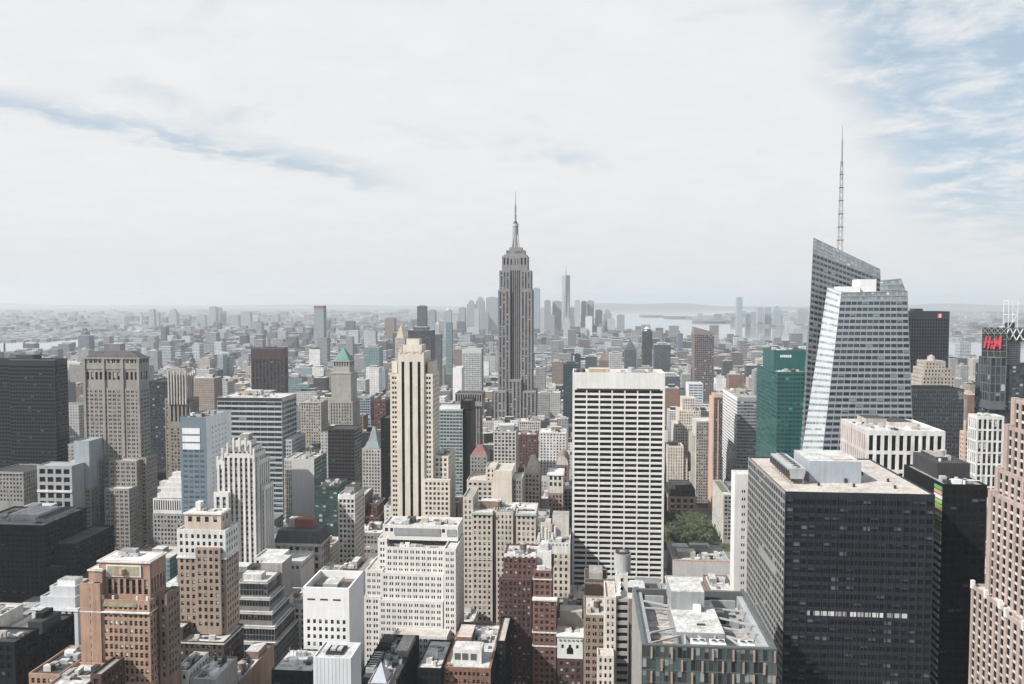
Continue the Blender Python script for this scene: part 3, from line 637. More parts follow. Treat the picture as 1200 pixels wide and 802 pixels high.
brs = [((X0 + 4, D + 12), (px0, D + 19)), ((X0 + 4, D + 3), (px0 + 1, D + 11)), ((X0 + 4, D + 46), (px0, D + 42)), ((X0 + 4, D + 38), (px0, D + 38)), ((px1, D + 12), (X1 - 4, D + 4)), ((px1, D + 20), (X1 - 4, D + 16)), ((px1, D + 30), (X1 - 4, D + 24)), ((px1, D + 40), (X1 - 4, D + 38)),
       ((px0 + 8, D + 11), (px0 + 11.5, D + 2)), ((px0 + 14.5, D + 11), (px0 + 11.5, D + 2)), ((px0 + 3, D + 11), (px0 + 2, D + 2)), ((px1 + 1, D + 11), (px1 + 5, D + 2))]
for a, c in brs:
    m1 = MB(); m1.bar((a[0], a[1], zt - .6), (c[0], c[1], zt - .9), .6, STEEL); b.part('brace', m1)
for i in range(4): b.bx('duct', X0 + 5, px0 - 1, D + 14 + i * 6, D + 15 + i * 6, zr, zr + 1.0, [RF_T, TERRA, GREYM, RF_T][i]); b.bx('duct', px1 + 1, X1 - 5, D + 15 + i * 7, D + 16 + i * 7, zr, zr + 1.0, [TERRA, RF_T, RF_T, GREYM][i])
for i in range(4): b.bx('air_handler', px1 + 2 + (i % 2) * 4.5, px1 + 5.3 + (i % 2) * 4.5, D + 44 - 3 * i, D + 47 - 3 * i, zr, zr + 3.2, [STEEL, RF_G, CHAR, GREYM][i])
b.done()

# --- black glass tower right of it, coloured edge
b = B('black_glass_tower', 'narrow black glass tower with green and orange floor edges beside the dark office block', 'office tower', 1105, 1157, 568, 380, 45, None, 'black glass tower')
b.blk(S(BLACKM, G_BK, 2.9, .8, 3.9, .6, .12, 1, 2.5, .4), side=S(BLACKM, None, 400), roof=RF_G, par=.8)
cols_ = [wall('green_floor_edge', (0.14, 0.36, 0.12)), wall('orange_floor_edge', (0.60, 0.30, 0.20)), WHITEM, wall('lime_floor_edge', (0.32, 0.48, 0.12))]
zz = b.Z - 1.5; i = 0
while zz > 60:
    b.bx('floor_edge', b.X0 - .5, b.X0 - .02, b.D + .3, b.D + 8, zz - 1.5, zz, cols_[i % 4] if i < 12 else WHITEM)
    zz -= 2.05 if i < 12 else 3.4; i += 1
zr = b.Z - .8
b.bx('plant_penthouse', b.X0 + 3.5, b.X1 - .8, b.D + 15, b.D + 43, zr, zr + 7.5, CHAR, RF_D); b.bx('plant_penthouse', b.X0 + 6, b.X1 - 8, b.D + 22, b.D + 40, zr + 7.5, zr + 9.0, RF_D, RF_G)
b.clutter(b.X0 + 1, b.X1 - 1, b.D + 1, b.D + 14, zr, 8, 4); b.clutter(b.X0 + 4, b.X1 - 2, b.D + 17, b.D + 40, zr + 7.5, 6, 5)
m1 = MB(); m1.bar((b.X0 + 6, b.D + 8, zr + 1.4), (b.X1 - 2, b.D + 3, zr + 2), .3, WHITEM); m1.bar((b.X0 + 6, b.D + 5, zr + .9), (b.X1 - 2, b.D + 8, zr + 1.5), .3, WHITEM); b.part('crane_rail', m1); b.done()

# --- stepped pink tower at the right edge
b = B('stepped_pink_tower', 'stepped pink granite tower with pale grooved window strips along the picture edge', 'office tower', 1160, 1230, 575, 262, 40, 950, 'stepped pink tower')
pk = S(PINK, G_BK, 4.4, .58, 3.6, .70, .4, 1, 1.6, .9, 's', PALE); Zq = lambda p, d, q=1138: un(q, p, d)[1]; DD = lambda xx, px, py: xx / un(px, py, 1.0)[0]
da = DD(156.5, 1138, 684); db = DD(154, 1177, 717); b.blk(pk, 156.5, 205, 225, da, 0, Zq(684, da), 'L', roof=RF_W); b.blk(pk, 154, 156.4, 225, db, 0, Zq(717, db, 1177), 'LK', roof=RF_W, pt=.3)
for xx, px, py, m_ in ((159.2, 1160, 575, pk), (161.4, 1168, 548, pk), (163.6, 1179, 498, pk), (166, 1187, 467, pk)):
    dd = DD(xx, px, py); zt_ = un(px, py, dd)[1]; b.blk(m_, xx, 205, 225, dd, (0 if py > 570 else zt_ - 45), zt_, 'L', roof=RF_W, par=.7)
    b.bx('corner_pier', xx - .5, xx + 1.6, dd - 2.2, dd + .4, 0, zt_ + .4, PINK)
for q in (da, da - 11, da - 22): b.bx('finial', 155.9, 157.2, q - 2, q - .6, Zq(684, da) - 1.5, Zq(684, da) + 1.8, WHITE)
for q in (db, db - 12): b.bx('finial', 153.4, 154.6, q - 2, q - .6, Zq(717, db, 1177) - 1.5, Zq(717, db, 1177) + 1.8, WHITE)
b.foot = [153, 206, 224, 331]; b.done()

# --- white slotted block
b = B('white_slotted_block', 'low white concrete block with two tiers of tall black slots behind the dark office block', 'office tower', 1015, 1108, 505, 540, 52, 560, 'white slotted block')
ws_ = S(WHITE, G_BK, 4.55, .5, 12.2, .82, .9, 1, 3.2, 1)
b.blk(ws_, roof=RF_W, side=S(wall('rosy_stone', (0.52, 0.46, 0.44)), G_DK, 4.2, .4, 12.2, .82, .6, 1, 3.2, 1)); b.clutter(b.X0 + 2, b.X1 - 2, b.D + 4, b.Y1 - 4, b.Z - 1, 26, 8, 0, 2); b.done()

# --- teal block
b = B('teal_glass_block', 'bright teal green glass block with a lower step, left of the crystal tower', 'office tower', 911, 943.5, 436, 760, 88, 540, 'teal glass block')
tl = wall('teal_panel', (0.008, 0.098, 0.094), 0.2, 0.3, 0.6)
ts = S(tl, glass('shaded_teal_window', (0.006, 0.035, 0.036), .12, (0.03, 0.20, 0.18), .1, .6), 3.4, .86, 3.9, .58, .1, 1, 1.5, .3); tl_ = S(tl, G_TL, 3.4, .88, 3.9, .55, .1, 1, 1.5, .3)  # front glass is a darker copy, shade put into its colour
b.blk(ts, side=tl_, roof=RF_W, par=.8); b.blk(S(tl, None, 400), b.X0 + 2, b.X1 + 10, b.D + 22, b.D + 70, b.Z - .8, b.z(412.5), roof=RF_D)
zz = b.z(421)
for i in range(6): b.bx('sign_letter', b.X0 + 7.5 + i * 1.75, b.X0 + 8.7 + i * 1.75, b.D + 21.8, b.D + 22, zz, zz + 2.3, WHITEM)
b.clutter(b.X0 + 3, b.X1 - 1, b.D + 2, b.D + 20, b.Z - .8, 6, 2); b.clutter(b.X0 + 4, b.X1 + 6, b.D + 26, b.D + 66, b.z(412.5) - 1, 6, 2); b.done()
# --- grey ribbon building left of teal
b = B('grey_ribbon_tower', 'grey glass tower with rounded left corner and silver floor bands, left of the teal block', 'office tower', 864, 887, 466, 1000, 102, 575, 'grey ribbon tower')
b.blk(S(GREYM, G_GY, 3.5, .94, 3.9, .55, .15, 1, 5, .2), side=S(WHITEM, G_GY, 3.2, .94, 3.9, .55, .15, 1, 5, .2), roof=RF_G); b.clutter(b.X0 + 1, b.X1 - 1, b.D + 4, b.Y1 - 4, b.Z - 1, 8, 6, 0, 1); b.done()
# --- slim salmon slab
b = B('slim_salmon_tower', 'very slim salmon coloured brick tower standing at the edge of the park', 'apartment tower', 836, 847, 466, 965, 32, 606, 'slim salmon tower')
sal = wall('salmon_brick', (0.58, 0.375, 0.28), 0.15); b.blk(S(wall('dark_mauve_panel', (0.13, 0.10, 0.10)), G_DK, 2.6, .6, 3.4, .5, .2, 1, 5, .2), side=S(sal, G_DK, 8, .14, 3.4, .5, .2, 1, 5, 2), roof=RF_T); b.blk(S(sal), b.X0 + .4, b.X1 - .4, b.D + 3, b.D + 18, b.Z - 1, b.Z + 4, '', roof=RF_T)
b.bx('corner_pier', b.X0 - .6, b.X0 + 1.0, b.D - .7, b.D + 1, 0, b.Z + .2, sal); b.bx('corner_pier', b.x(841.2), b.x(842.6), b.D - .5, b.D - .02, 0, b.Z - 3, sal); b.done()
# --- grey textured slab
b = B('grey_brick_slab', 'grey brick slab with a pale stepped edge, left of the slim salmon tower', 'office tower', 816, 836, 494, 1000, 40, 605)
b.blk(S(GREYST, G_DK, 2.6, .55, 3.5, .5, .2, 1, 2, .4), side=S(PALE, None, 400), roof=RF_W); b.blk(S(BEIGE), b.x(812), b.x(816.4), b.D + 6, b.Y1, 0, b.z(512), ''); b.done()
# --- cream ziggurat pair
b = B('cream_stepped_tower', 'cream art deco tower rising in steps beyond the park beside the white grid tower', 'office tower', 793, 824, 489, 1080, 44, 590, 'cream stepped tower')
cst = S(CREAM, G_DK, 3.2, .42, 3.7, .5, .25, 1, 1.5, .6)
for (xa, xb_, yt, o0) in ((791, 815, 498, 0), (796, 822, 482, 6), (801, 816, 468, 12)): b.blk(cst, b.x(xa), b.x(xb_), b.D + o0, b.D + 44 - o0 * .4, 0, b.z(yt), roof=RF_T)
b.done()
b = B('cream_pier_tower', 'cream tower with tall rounded piers and dark roof boxes beside the white grid tower', 'office tower', 782, 801, 523, 1010, 30, 590)
b.blk(S(CREAM, G_GY, 3.0, .34, 3.8, .55, .4, 1, 2.2, .6, 's', PALE), roof=RF_T)
for q in (786, 790, 794): b.bx('plant_box', b.x(q) - 1.2, b.x(q) + 1.4, b.D + 8, b.D + 20, b.Z - 1, b.Z + 3.5, CHAR)
b.blk(cst, b.x(800.5), b.x(806), b.D + 2, b.D + 30, 0, b.z(538)); b.blk(cst, b.x(805.5), b.x(810), b.D + 3, b.D + 30, 0, b.z(553)); b.done()
b = B('white_banded_tower', 'small white banded tower above the cream stepped tower', 'office tower', 807, 824, 450, 1200, 34, 480)
b.blk(S(wall('pale_blue_panel', (0.52, 0.56, 0.60), .1), G_BL, 6, .9, 3.8, .4, .15, 1, 1.5, .4), side=S(WHITE, None, 400), roof=RF_W); b.blk(S(WHITE, G_BL, 6, .9, 3.8, .4, .15), b.X0 + 6, b.X1 + 14, b.D - 5, b.Y1, 0, b.z(473), roof=RF_W); b.done()
b = B('slant_top_tower', 'dark glass tower with a slanting pinkish top, above the low city before the harbour', 'office tower', 814, 837, 390, 1500, 40, 470, 'slant topped tower')
b.blk(S(wall('pinkish_metal', (0.26, 0.21, 0.20)), G_BL, 3.4, .8, 3.8, .72, .15, 1, 4, .3), par=0); m1 = MB(); za, zb = b.z(384), b.z(390)
m1.v = [(b.X0, b.D, b.Z), (b.X1, b.D, b.Z), (b.X1, b.Y1, b.Z), (b.X0, b.Y1, b.Z), (b.X0, b.D, za + 1), (b.X1, b.D, zb + .5), (b.X1, b.Y1, zb + .5), (b.X0, b.Y1, za + 1)]
m1.f = [(0, 1, 5, 4), (1, 2, 6, 5), (2, 3, 7, 6), (3, 0, 4, 7), (4, 5, 6, 7)]; m1.m = [0] * 5; m1.mats = [MATS['pinkish_metal']]; b.part('slanted_roof', m1); b.done()
# --- park side brown building
b = B('brown_park_building', 'squat brown stone building with dark mansard windows directly behind the park trees', 'office building', 783, 816, 582, 945, 40, 604)
b.blk(S(wall('orange_stone', (0.42, 0.28, 0.20)), G_DK, 7.5, .55, 6.5, .7, .8, 1, 3, 1.5, 's', PALE), roof=RF_D, par=.5)
b.blk(S(CHAR, G_BL, 5, .5, 4, .6), b.X0 + 1, b.X1 - 1, b.D + 2, b.Y1 - 2, b.Z, b.z(574), roof=RF_D); b.blk(S(RF_D), b.X0 + 4, b.X1 - 4, b.D + 6, b.Y1 - 6, b.z(574) - 1, b.z(570), '', roof=RF_D); b.done()
b = B('green_roof_building', 'slab of pale windows with a planted green roof beside the slim salmon tower', 'office building', 848, 858.5, 580, 850, 72, 640)
b.blk(S(wall('warm_grey_panel', (0.33, 0.31, 0.30)), G_DK, 3.2, .7, 4.2, .6, .3), side=S(PALE, G_DK, 3.4, .5, 3.9, .55, .3), roof=RF_W); b.bx('planted_bed', b.X0 + 1.2, b.X1 - 1.5, b.D + 16, b.Y1 - 6, b.Z - .9, b.Z - .3, wall('sedum', (0.16, 0.19, 0.09), .5, sc1=.4)); b.done()
b = B('white_blank_tower', 'narrow white brick tower with pairs of small windows hugging the dark office block', 'apartment tower', 861.5, 882, 556, 470, 12, None, 'white brick tower')
b.blk(S(wall('bright_white_brick', (0.64, 0.635, 0.62), .15), G_DK, 4.4, .5, 4.4, .36, .25, 2, 9, 3.2, gap=.5), side=S(MATS['bright_white_brick'], None, 400), roof=RF_W); b.done()
b = B('terraced_grey_building', 'low wide grey building with rows of roof plant in front of the park trees', 'office building', 789, 856, 659, 640, 46, 690, 'terraced grey building')
zf = b.Z; b.blk(S(wall('flat_grey_wall', (0.46, 0.455, 0.45), .12), G_DK, 9, .75, 9, .4, .6, 1, 11, 2), roof=RF_G, par=.6)
zr = zf - .6; 
b.bx('plant_box', b.x(796), b.x(818), b.D + 14, b.D + 24, zr, zr + 4, BEIGE, RF_T); b.bx('plant_box', b.x(818), b.x(836), b.D + 24, b.D + 34, zr, zr + 4, GREYM, CHAR); b.bx('plant_box', b.x(793), b.x(812), b.D + 30, b.D + 40, zr, zr + 3.5, STEEL, RF_W); b.bx('plant_box', b.x(815), b.x(840), b.D + 36, b.D + 44, zr, zr + 3, STEEL, GREYM)
for i in range(9): b.bx('planter', b.X0 + 1 + i * 4.9, b.X0 + 4.6 + i * 4.9, b.D + 2, b.D + 3.6, zr, zr + 1.2, TERRA)
b.clutter(b.X0 + 2, b.X1 - 2, b.D + 6, b.D + 42, zr, 26, 9); b.done()
# --- dark tower right of crystal
b = B('navy_slab_tower', 'plain navy black slab tower right of the crystal tower', 'office tower', 1064, 1113, 365, 980, 34, 460, 'navy slab tower')
nv = wall('navy_metal', (0.032, 0.036, 0.050), .15, .45, .5); b.blk(S(nv, G_BK, 3, .6, 3.9, .6, .15, 1, 9, 1), roof=RF_D); b.bx('sign_panel', b.x(1099), b.x(1104), b.D - .3, b.D - .01, b.z(373), b.z(367.5), wall('sign_red', (0.62, 0.06, 0.07), .05))
b.bx('sign_mark', b.x(1100.4), b.x(1101.3), b.D - .5, b.D - .31, b.z(372.4), b.z(368.5), WHITEM); b.bx('sign_mark', b.x(1101.9), b.x(1102.8), b.D - .5, b.D - .31, b.z(372.4), b.z(368.5), WHITEM); b.bx('plant_box', b.x(1074), b.x(1084), b.D + 6, b.D + 20, b.Z - 1, b.Z + 3, nv); b.done()
b = B('beige_crown_tower', 'beige stepped tower with arched crown between the navy slab and the grey slab', 'office tower', 1080, 1122, 448, 880, 40, 460, 'beige crown tower')
bc = S(BEIGE, G_DK, 3.4, .4, 3.8, .5, .3)
for xa, xb_, yt, o in ((1079, 1123, 453, 0), (1082, 1121, 441, 3), (1085, 1118, 432, 6), (1088, 1112, 424, 9)): b.blk(bc, b.x(xa), b.x(xb_), b.D + o, b.D + 40 - o, 0, b.z(yt), roof=RF_T)
m1 = MB(); m1.cyl(b.x(1101), b.D + 22, b.z(424) - 1, b.z(419), 4.5, BEIGE, 12, 3.5); m1.cyl(b.x(1101), b.D + 22, b.z(419), b.z(417.5), 2.4, BEIGE, 12, 1); b.part('cupola', m1); b.done()
b = B('grey_grid_slab', 'wide grey slab of tiny windows below the beige crown tower', 'office tower', 1070, 1130, 456, 800, 36, 535)
b.blk(S(wall('mid_grey_panel', (0.26, 0.26, 0.265)), G_GY, 1.9, .62, 3.6, .6, .2, 1, 2, .6), roof=RF_D); b.done()
b = B('white_pier_block', 'white ribbed office block below the rooftop sign', 'office tower', 1145, 1177, 488, 620, 14, 570, 'white ribbed block')
b.blk(S(WHITE, G_DK, 3.6, .55, 8.4, .84, .6, 1, 2.4, .6), roof=RF_W); b.clutter(b.X0 + 2, b.X1 - 2, b.D + 3, b.Y1 - 3, b.Z - 1, 6, 7); b.done()
b = B('peach_deco_building', 'small peach coloured building with stepped top beside the white ribbed block', 'office building', 1130, 1136.5, 506, 690, 8, 540)
b.blk(S(wall('peach_stone', (0.58, 0.42, 0.31)), G_DK, 2.8, .45, 3.6, .5, .25)); b.blk(S(MATS['peach_stone']), b.X0 + 1.5, b.X1 - 1.5, b.D + 3, b.Y1 - 3, b.Z - 1, b.z(494), ''); b.done()
# --- sign tower
b = B('corner_sign_tower', 'grey glass tower with a ribbed drum and roof trusses below the big red lettered sign', 'office tower', 1160, 1215, 428, 780, 27, 500, 'rooftop sign tower')
X, Z, D = b.x, b.z, b.D; sg = S(CHAR, G_BL, 3.2, .86, 4, .7, .15, 1, 1, .3)
b.blk(sg, X(1160), X(1240), D, D + 27, 0, Z(428), roof=RF_D); b.blk(S(wall('sign_core', (0.12, 0.13, 0.14), .2, .4), G_BL, 4.2, .8, 8, .9, .2, 1, .5, .4), X(1159), X(1178), D - 2.5, D + 20, Z(480), Z(419), 'FL', par=0)
m1 = MB()
for i in range(13): m1.cyl(X(1193), D + 22, Z(431) + i * 2.0, Z(431) + i * 2.0 + 1.5, 11.6, GREYM, 28, bottom=True)
m1.cyl(X(1193), D + 22, Z(431), Z(399), 11.2, CHAR, 28); b.part('ribbed_drum', m1)
for i in range(5):
    m1 = MB(); xa = X(1177) + i * 6; m1.bar((xa, D + 4, Z(399)), (xa + 5.5, D + 4, Z(385)), .7, WHITEM); m1.bar((xa + 5.5, D + 4, Z(399)), (xa, D + 4, Z(385)), .7, WHITEM); m1.bar((xa, D + 4, Z(385)), (xa + 6, D + 4, Z(385)), .7, CHAR); b.part('truss', m1)
b.bx('screen_wall', X(1178), X(1215), D + 8, D + 9, Z(401), Z(386), CHAR)
m1 = MB()
for q in (1188, 1199): 
    for dd in (12, 21): m1.bar((X(q), D + dd, Z(386)), (X(q), D + dd, Z(352.5)), .42, WHITEM)
for zq in (352.5, 369): 
    m1.bar((X(1188), D + 12, Z(zq)), (X(1199), D + 12, Z(zq)), .42, WHITEM); m1.bar((X(1188), D + 21, Z(zq)), (X(1199), D + 21, Z(zq)), .5, WHITEM); m1.bar((X(1188), D + 12, Z(zq)), (X(1188), D + 21, Z(zq)), .5, WHITEM); m1.bar((X(1199), D + 12, Z(zq)), (X(1199), D + 21, Z(zq)), .5, WHITEM)
m1.bar((X(1188), D + 12, Z(352.5)), (X(1199), D + 12, Z(369)), .4, WHITEM); m1.bar((X(1188), D + 12, Z(386)), (X(1199), D + 12, Z(369)), .4, WHITEM); b.part('mast_frame', m1)
m1 = MB(); m1.cyl(X(1198), D + 24, Z(386), Z(379), 4, CHAR, 16, bottom=True); b.part('antenna_drum', m1); b.done()
# the sign itself
sx0, sx1 = X(1152) , X(1177); szt, szb = Z(384), Z(419); swid = 24.0; sh = szt - szb
sroot = bpy.data.objects.new('rooftop_sign', None); COL.objects.link(sroot); sroot.location = (sx1, D - 3, szb); sroot.rotation_euler = (0, 0, R(-28))
sroot['label'] = 'dark square rooftop sign with red lettering on the corner of the glass tower'; sroot['category'] = 'sign'
wd = (sx1 - sx0) / math.cos(R(28)) * .93
m1 = MB(); m1.box(-wd, 0, 0, 1.2, 0, sh, wall('sign_black', (0.03, 0.034, 0.036), .2)); m1.build('panel', sroot)
m1 = MB()
for i in range(5): m1.bar((-wd + i * wd / 4, -.3, 0), (-wd + i * wd / 4, -.3, sh), .22, GREYM)
for i in range(6): m1.bar((-wd, -.3, sh * i / 5), (0, -.3, sh * i / 5), .22, GREYM)
for i in range(4): m1.bar((-wd + i * wd / 4, -.35, sh * .78), (-wd + (i + 1) * wd / 4, -.35, sh), .3, STEEL); m1.bar((-wd + (i + 1) * wd / 4, -.35, sh * .78), (-wd + i * wd / 4, -.35, sh), .3, STEEL)
m1.build('lattice_frame', sroot)
SRED = wall('sign_letter_red', (0.55, 0.03, 0.06), .03, .5)
def strokes(name, segs, t):
    m1 = MB()
    for (a, c, tt) in segs:
        m1.bar((-wd + a[0] * wd, -.75, a[1] * sh), (-wd + c[0] * wd, -.75, c[1] * sh), tt * t, SRED)
    m1.build(name, sroot)
strokes('letter_h', [((.10, .30), (.20, .70), 1), ((.25, .28), (.34, .70), 1), ((.07, .49), (.36, .52), .8)], wd * .075)
strokes('ampersand', [((.36, .32), (.44, .50), .6), ((.44, .50), (.41, .56), .6), ((.41, .56), (.38, .50), .6), ((.38, .50), (.47, .30), .6), ((.36, .32), (.40, .29), .6), ((.40, .29), (.48, .40), .6)], wd * .075)
strokes('letter_m', [((.50, .26), (.57, .70), 1), ((.57, .70), (.64, .36), 1), ((.64, .36), (.76, .72), 1), ((.76, .72), (.74, .28), 1.1)], wd * .078)

# ------------------------------------------------------------------ east side (left of the mast skyscraper)
b = B('dark_slab_tower', 'broad black glass slab at the picture edge, smokestacks showing over its roof', 'office tower', -34, 66, 421, 800, 18, 552, 'black left slab')
nb_ = wall('ink_blue_metal', (0.012, 0.014, 0.020), .15, .4, .5)
b.blk(S(nb_, G_BK, 3.4, .9, 3.9, .55, .12, 1, 6, .3), roof=RF_D); b.blk(S(nb_, G_BK, 3.4, .9, 3.9, .55, .12, 1, 6, .3), b.x(12), b.X1 - .5, b.D - 3, b.D - .02, 0, b.Z - .6, 'FR', par=0)
b.bx('plant_box', b.x(14), b.x(34), b.D + 6, b.D + 20, b.Z - 1, b.Z + 4, CHAR); b.done()
for i, (px, yt, D_, dd) in enumerate(((5, 401, 3500, 5), (28, 400, 3560, 6), (43, 400, 3620, 6))):
    x0, z0 = un(px, yt, D_); m1 = MB(); m1.cyl(x0, D_, 0, z0 - 8, dd, CHAR, 12, dd * .8); m1.cyl(x0, D_, z0 - 8, z0, dd * .82, GREYST, 12)
    o = m1.build('smokestack', None, (0, 0, 0)); me = o.data
    o['label'] = ['thin dark smokestack by the river, nearest the picture edge', 'middle smokestack of the three above the black slab', 'smokestack by the river farthest from the picture edge'][i]; o['category'] = 'smokestack'; o['group'] = 'power station smokestacks'
b = B('mansard_stone_tower', 'massive grey stone tower with round arched top windows and low dark mansard roof', 'office tower', 97.5, 163, 418, 720, 18, 652, 'mansard stone tower')
ls = wall('greige_brick', (0.31, 0.285, 0.26), .2); X, Z, D = b.x, b.z, b.D
l1 = S(ls, G_DK, 4.6, .62, 3.75, .55, .35, 2, 2.2, .6, gap=.35); l2 = S(ls, G_DK, 4.2, .5, 9, .80, .6, 1, 2.5, 1.2)
b.blk(l1, X(97.5), X(163), D, D + 17, 0, Z(455), 'FR', par=0); b.blk(l2, X(98), X(162.6), D + .5, D + 16.5, Z(455), Z(433), 'FR', par=0); b.blk(S(ls, G_DK, 4.6, .55, 5, .75, .4, 2, 1.5, .6), X(97.5), X(163), D, D + 17, Z(433), Z(419), 'FR', par=0)
for q in (97.5, 120, 142, 160.5): b.bx('pilaster', X(q) - .3, X(q) + 2.0, D - .8, D - .01, Z(535), Z(420), ls)
b.band(X(97.5), X(163), D, D + 17, Z(421), 1.4, .9, ls); m1 = MB(); m1.prism([(X(99), D + 1), (X(162), D + 1), (X(162), D + 16), (X(99), D + 16)], Z(418.6), Z(412), wall('slate_roof', (0.10, 0.10, 0.105), .3), scale=.62); b.part('mansard_roof', m1)
b.blk(l1, X(95), X(119.5), D - 10, D - .3, 0, Z(537), 'FR', roof=RF_W); b.blk(l1, X(132), X(164), D - 10, D - .3, 0, Z(537), 'FR', roof=RF_W)
b.blk(l1, X(119.5) + .3, X(132) - .3, D - 3, D - .3, 0, Z(560), 'F'); b.blk(l1, X(96), X(119), D - 22, D - 10.3, 0, Z(566), 'FR', roof=RF_W); b.blk(l1, X(135), X(163), D - 22, D - 10.3, 0, Z(566), 'FR', roof=RF_W)
b.blk(l1, X(163) + .1, X(170), D - 2, D + 17, 0, Z(535), 'FR'); b.done()
b = B('dark_curtain_block', 'dark grey glass block squeezed between the mansard stone tower and the buttressed brown tower', 'office tower', 174, 200, 447, 950, 40, 562)
b.blk(S(CHAR, G_BL, 3.2, .8, 3.8, .6, .12), roof=RF_D); b.done()
b = B('buttressed_brown_tower', 'brown art deco tower with a crown of stone buttress fins and flat shoulders', 'office tower', 193, 222, 468, 850, 20, 556, 'buttressed brown tower')
cb_ = wall('taupe_brick', (0.28, 0.24, 0.205), .2); X, Z, D = b.x, b.z, b.D
b.blk(S(cb_, G_DK, 3.6, .5, 3.7, .5, .35, 1, 2.5, .6, 's', GREYST), X(193), X(223), D, D + 20, 0, Z(467)); b.blk(S(cb_, G_BK, 4.2, .42, 26, .86, 1.2, 1, 2, .6), X(199), X(219), D - 1.5, D + 16, Z(500), Z(440), 'FR', par=0)
b.blk(S(cb_, G_DK, 3.6, .5, 3.7, .5, .35), X(199), X(219), D - 1.5, D - .01, 0, Z(500), 'FR', par=0)
for i in range(7):
    xq = X(199) + (X(219) - X(199)) * i / 6
    b.bx('buttress_fin', xq - .55, xq + .55, D - 3, D + 1, Z(474), Z(434.5 + (i % 2) * 2.5), PALE)
for i in range(3): b.bx('buttress_fin', X(219) + .02, X(219) + 1.6, D + 2 + i * 5, D + 3.2 + i * 5, Z(470), Z(437), PALE)
b.done()
b = B('blue_white_tower', 'pale blue glass tower with blank white side and three white louvre panels', 'office tower', 211, 241.5, 489, 620, 46, 612, 'blue and white tower')
bl = wall('sky_blue_panel', (0.15, 0.21, 0.25), .12, .4, .5); b.blk(S(bl, glass('slate_blue_window', (0.07, 0.10, 0.125), .15, (0.30, 0.34, 0.37)), 4.6, .78, 4.1, .52, .15, 1, 26, 1.4), side=S(wall('cool_white_panel', (0.80, 0.82, 0.85), .10), G_GY, 5.5, .22, 4.1, .3, .2, 1, 9, 8), roof=RF_G)
for i in range(3): b.bx('louvre_panel', b.x(213.5), b.x(234), b.D - .3, b.D - .02, b.z(509 + i * 9), b.z(502 + i * 9), WHITEM)
b.clutter(b.X0 + 2, b.X1 - 2, b.D + 4, b.Y1 - 4, b.Z - 1, 8, 4); b.done()
b = B('striped_slab_block', 'wide office block with alternating white and dark horizontal bands and a busy flat roof', 'office tower', 254.5, 330, 466, 860, 46, 610, 'striped wide block')
b.blk(S(wall('cool_band', (0.46, 0.485, 0.50), .12), glass('band_window', (0.028, 0.035, 0.042), .1, (0.2, 0.22, 0.24)), 8.2, .985, 5.6, .62, .35, 1, 5, .3), roof=RF_W, par=.8)
b.blk(S(MATS['cool_band'], G_BL, 3, .7, 4.4, .5, .2), b.X1 + .1, b.X1 + 10, b.D + 2, b.Y1, 0, b.z(515), 'FR', roof=RF_W); b.bx('roof_fascia', b.X0 - .3, b.X1 + .3, b.D - .35, b.D - .02, b.Z - 3.6, b.Z - .4, CHAR)
b.clutter(b.X0 + 2, b.X1 - 20, b.D + 20, b.Y1 - 3, b.Z - .8, 18, 14, 0, 2); b.clutter(b.X0 + 3, b.X1 - 4, b.D + 4, b.D + 30, b.Z - .8, 8, 5); b.done()
b = B('maroon_turned_tower', 'dark maroon brick tower with vertical stripes, turned at an angle to the grid', 'office tower', 291, 328, 409, 1350, 50, 462, 'maroon tower', rot=R(14))
mr = wall('maroon_brick', (0.105, 0.066, 0.062), .15); b.blk(S(mr, G_BL, 6.2, .55, 3.8, .6, .6, 1, 18, 1.0, 's', wall('slate_spandrel', (0.06, 0.075, 0.085), .1)), faces='FLR', roof=RF_D); b.done()
b = B('white_gothic_tower', 'white art deco tower with gothic stepped crown and deep vertical window strips', 'office tower', 254, 303, 540, 540, 22, 662, 'white gothic tower')
wg = wall('white_terracotta', (0.66, 0.645, 0.615), .14); X, Z, D = b.x, b.z, b.D; gs = S(wg, G_DK, 3.5, .52, 3.7, .55, .7, 1, 3, .8, 's', GREYST)
b.blk(gs, X(254), X(303), D, D + 20, 0, Z(540), roof=RF_W); b.blk(gs, X(262), X(300), D - 2.2, D + 17, 0, Z(531), 'FR', roof=RF_W); b.blk(gs, X(268), X(297), D - 1, D + 15, Z(540), Z(524), 'FR'); b.blk(S(wg, G_DK, 3.4, .5, 9, .8), X(275), X(292), D + 2, D + 13, Z(524), Z(517), 'FR')
b.bx('crown_block', X(279), X(289), D + 4, D + 11, Z(517), Z(510), GREYST, RF_W)
for q, t in ((254, 536), (259, 536), (262, 525), (268, 519), (275, 513), (282, 513), (289, 513), (295, 518), (298.5, 525), (302, 536)): b.bx('finial', X(q) - .4, X(q) + .8, D - 2.6 + (2.8 if q < 262 or q > 301 else 0), D - 1 + (2.8 if q < 262 or q > 301 else 0), Z(t) - 8, Z(t), wg)
b.blk(gs, X(255), X(272), D - 7, D - 2.5, 0, Z(575), 'FR'); b.blk(gs, X(303) + .1, X(308), D + 3, D + 19, 0, Z(570), 'FR'); b.blk(S(wg, G_DK, 3.2, .5, 3.7, .5), X(310), X(338), D - 20, D - .5, 0, Z(642), 'FR', roof=RF_W); b.blk(S(wg, G_DK, 3.2, .5, 3.7, .5), X(322), X(352), D - 2, D + 26, 0, Z(657), 'FR', roof=RF_W); b.done()
b = B('white_ziggurat_building', 'small white building with stepped pyramid top and colonnade, beside the brown and white tower', 'office building', 178.5, 214, 586, 640, 30, 640, 'small white ziggurat')
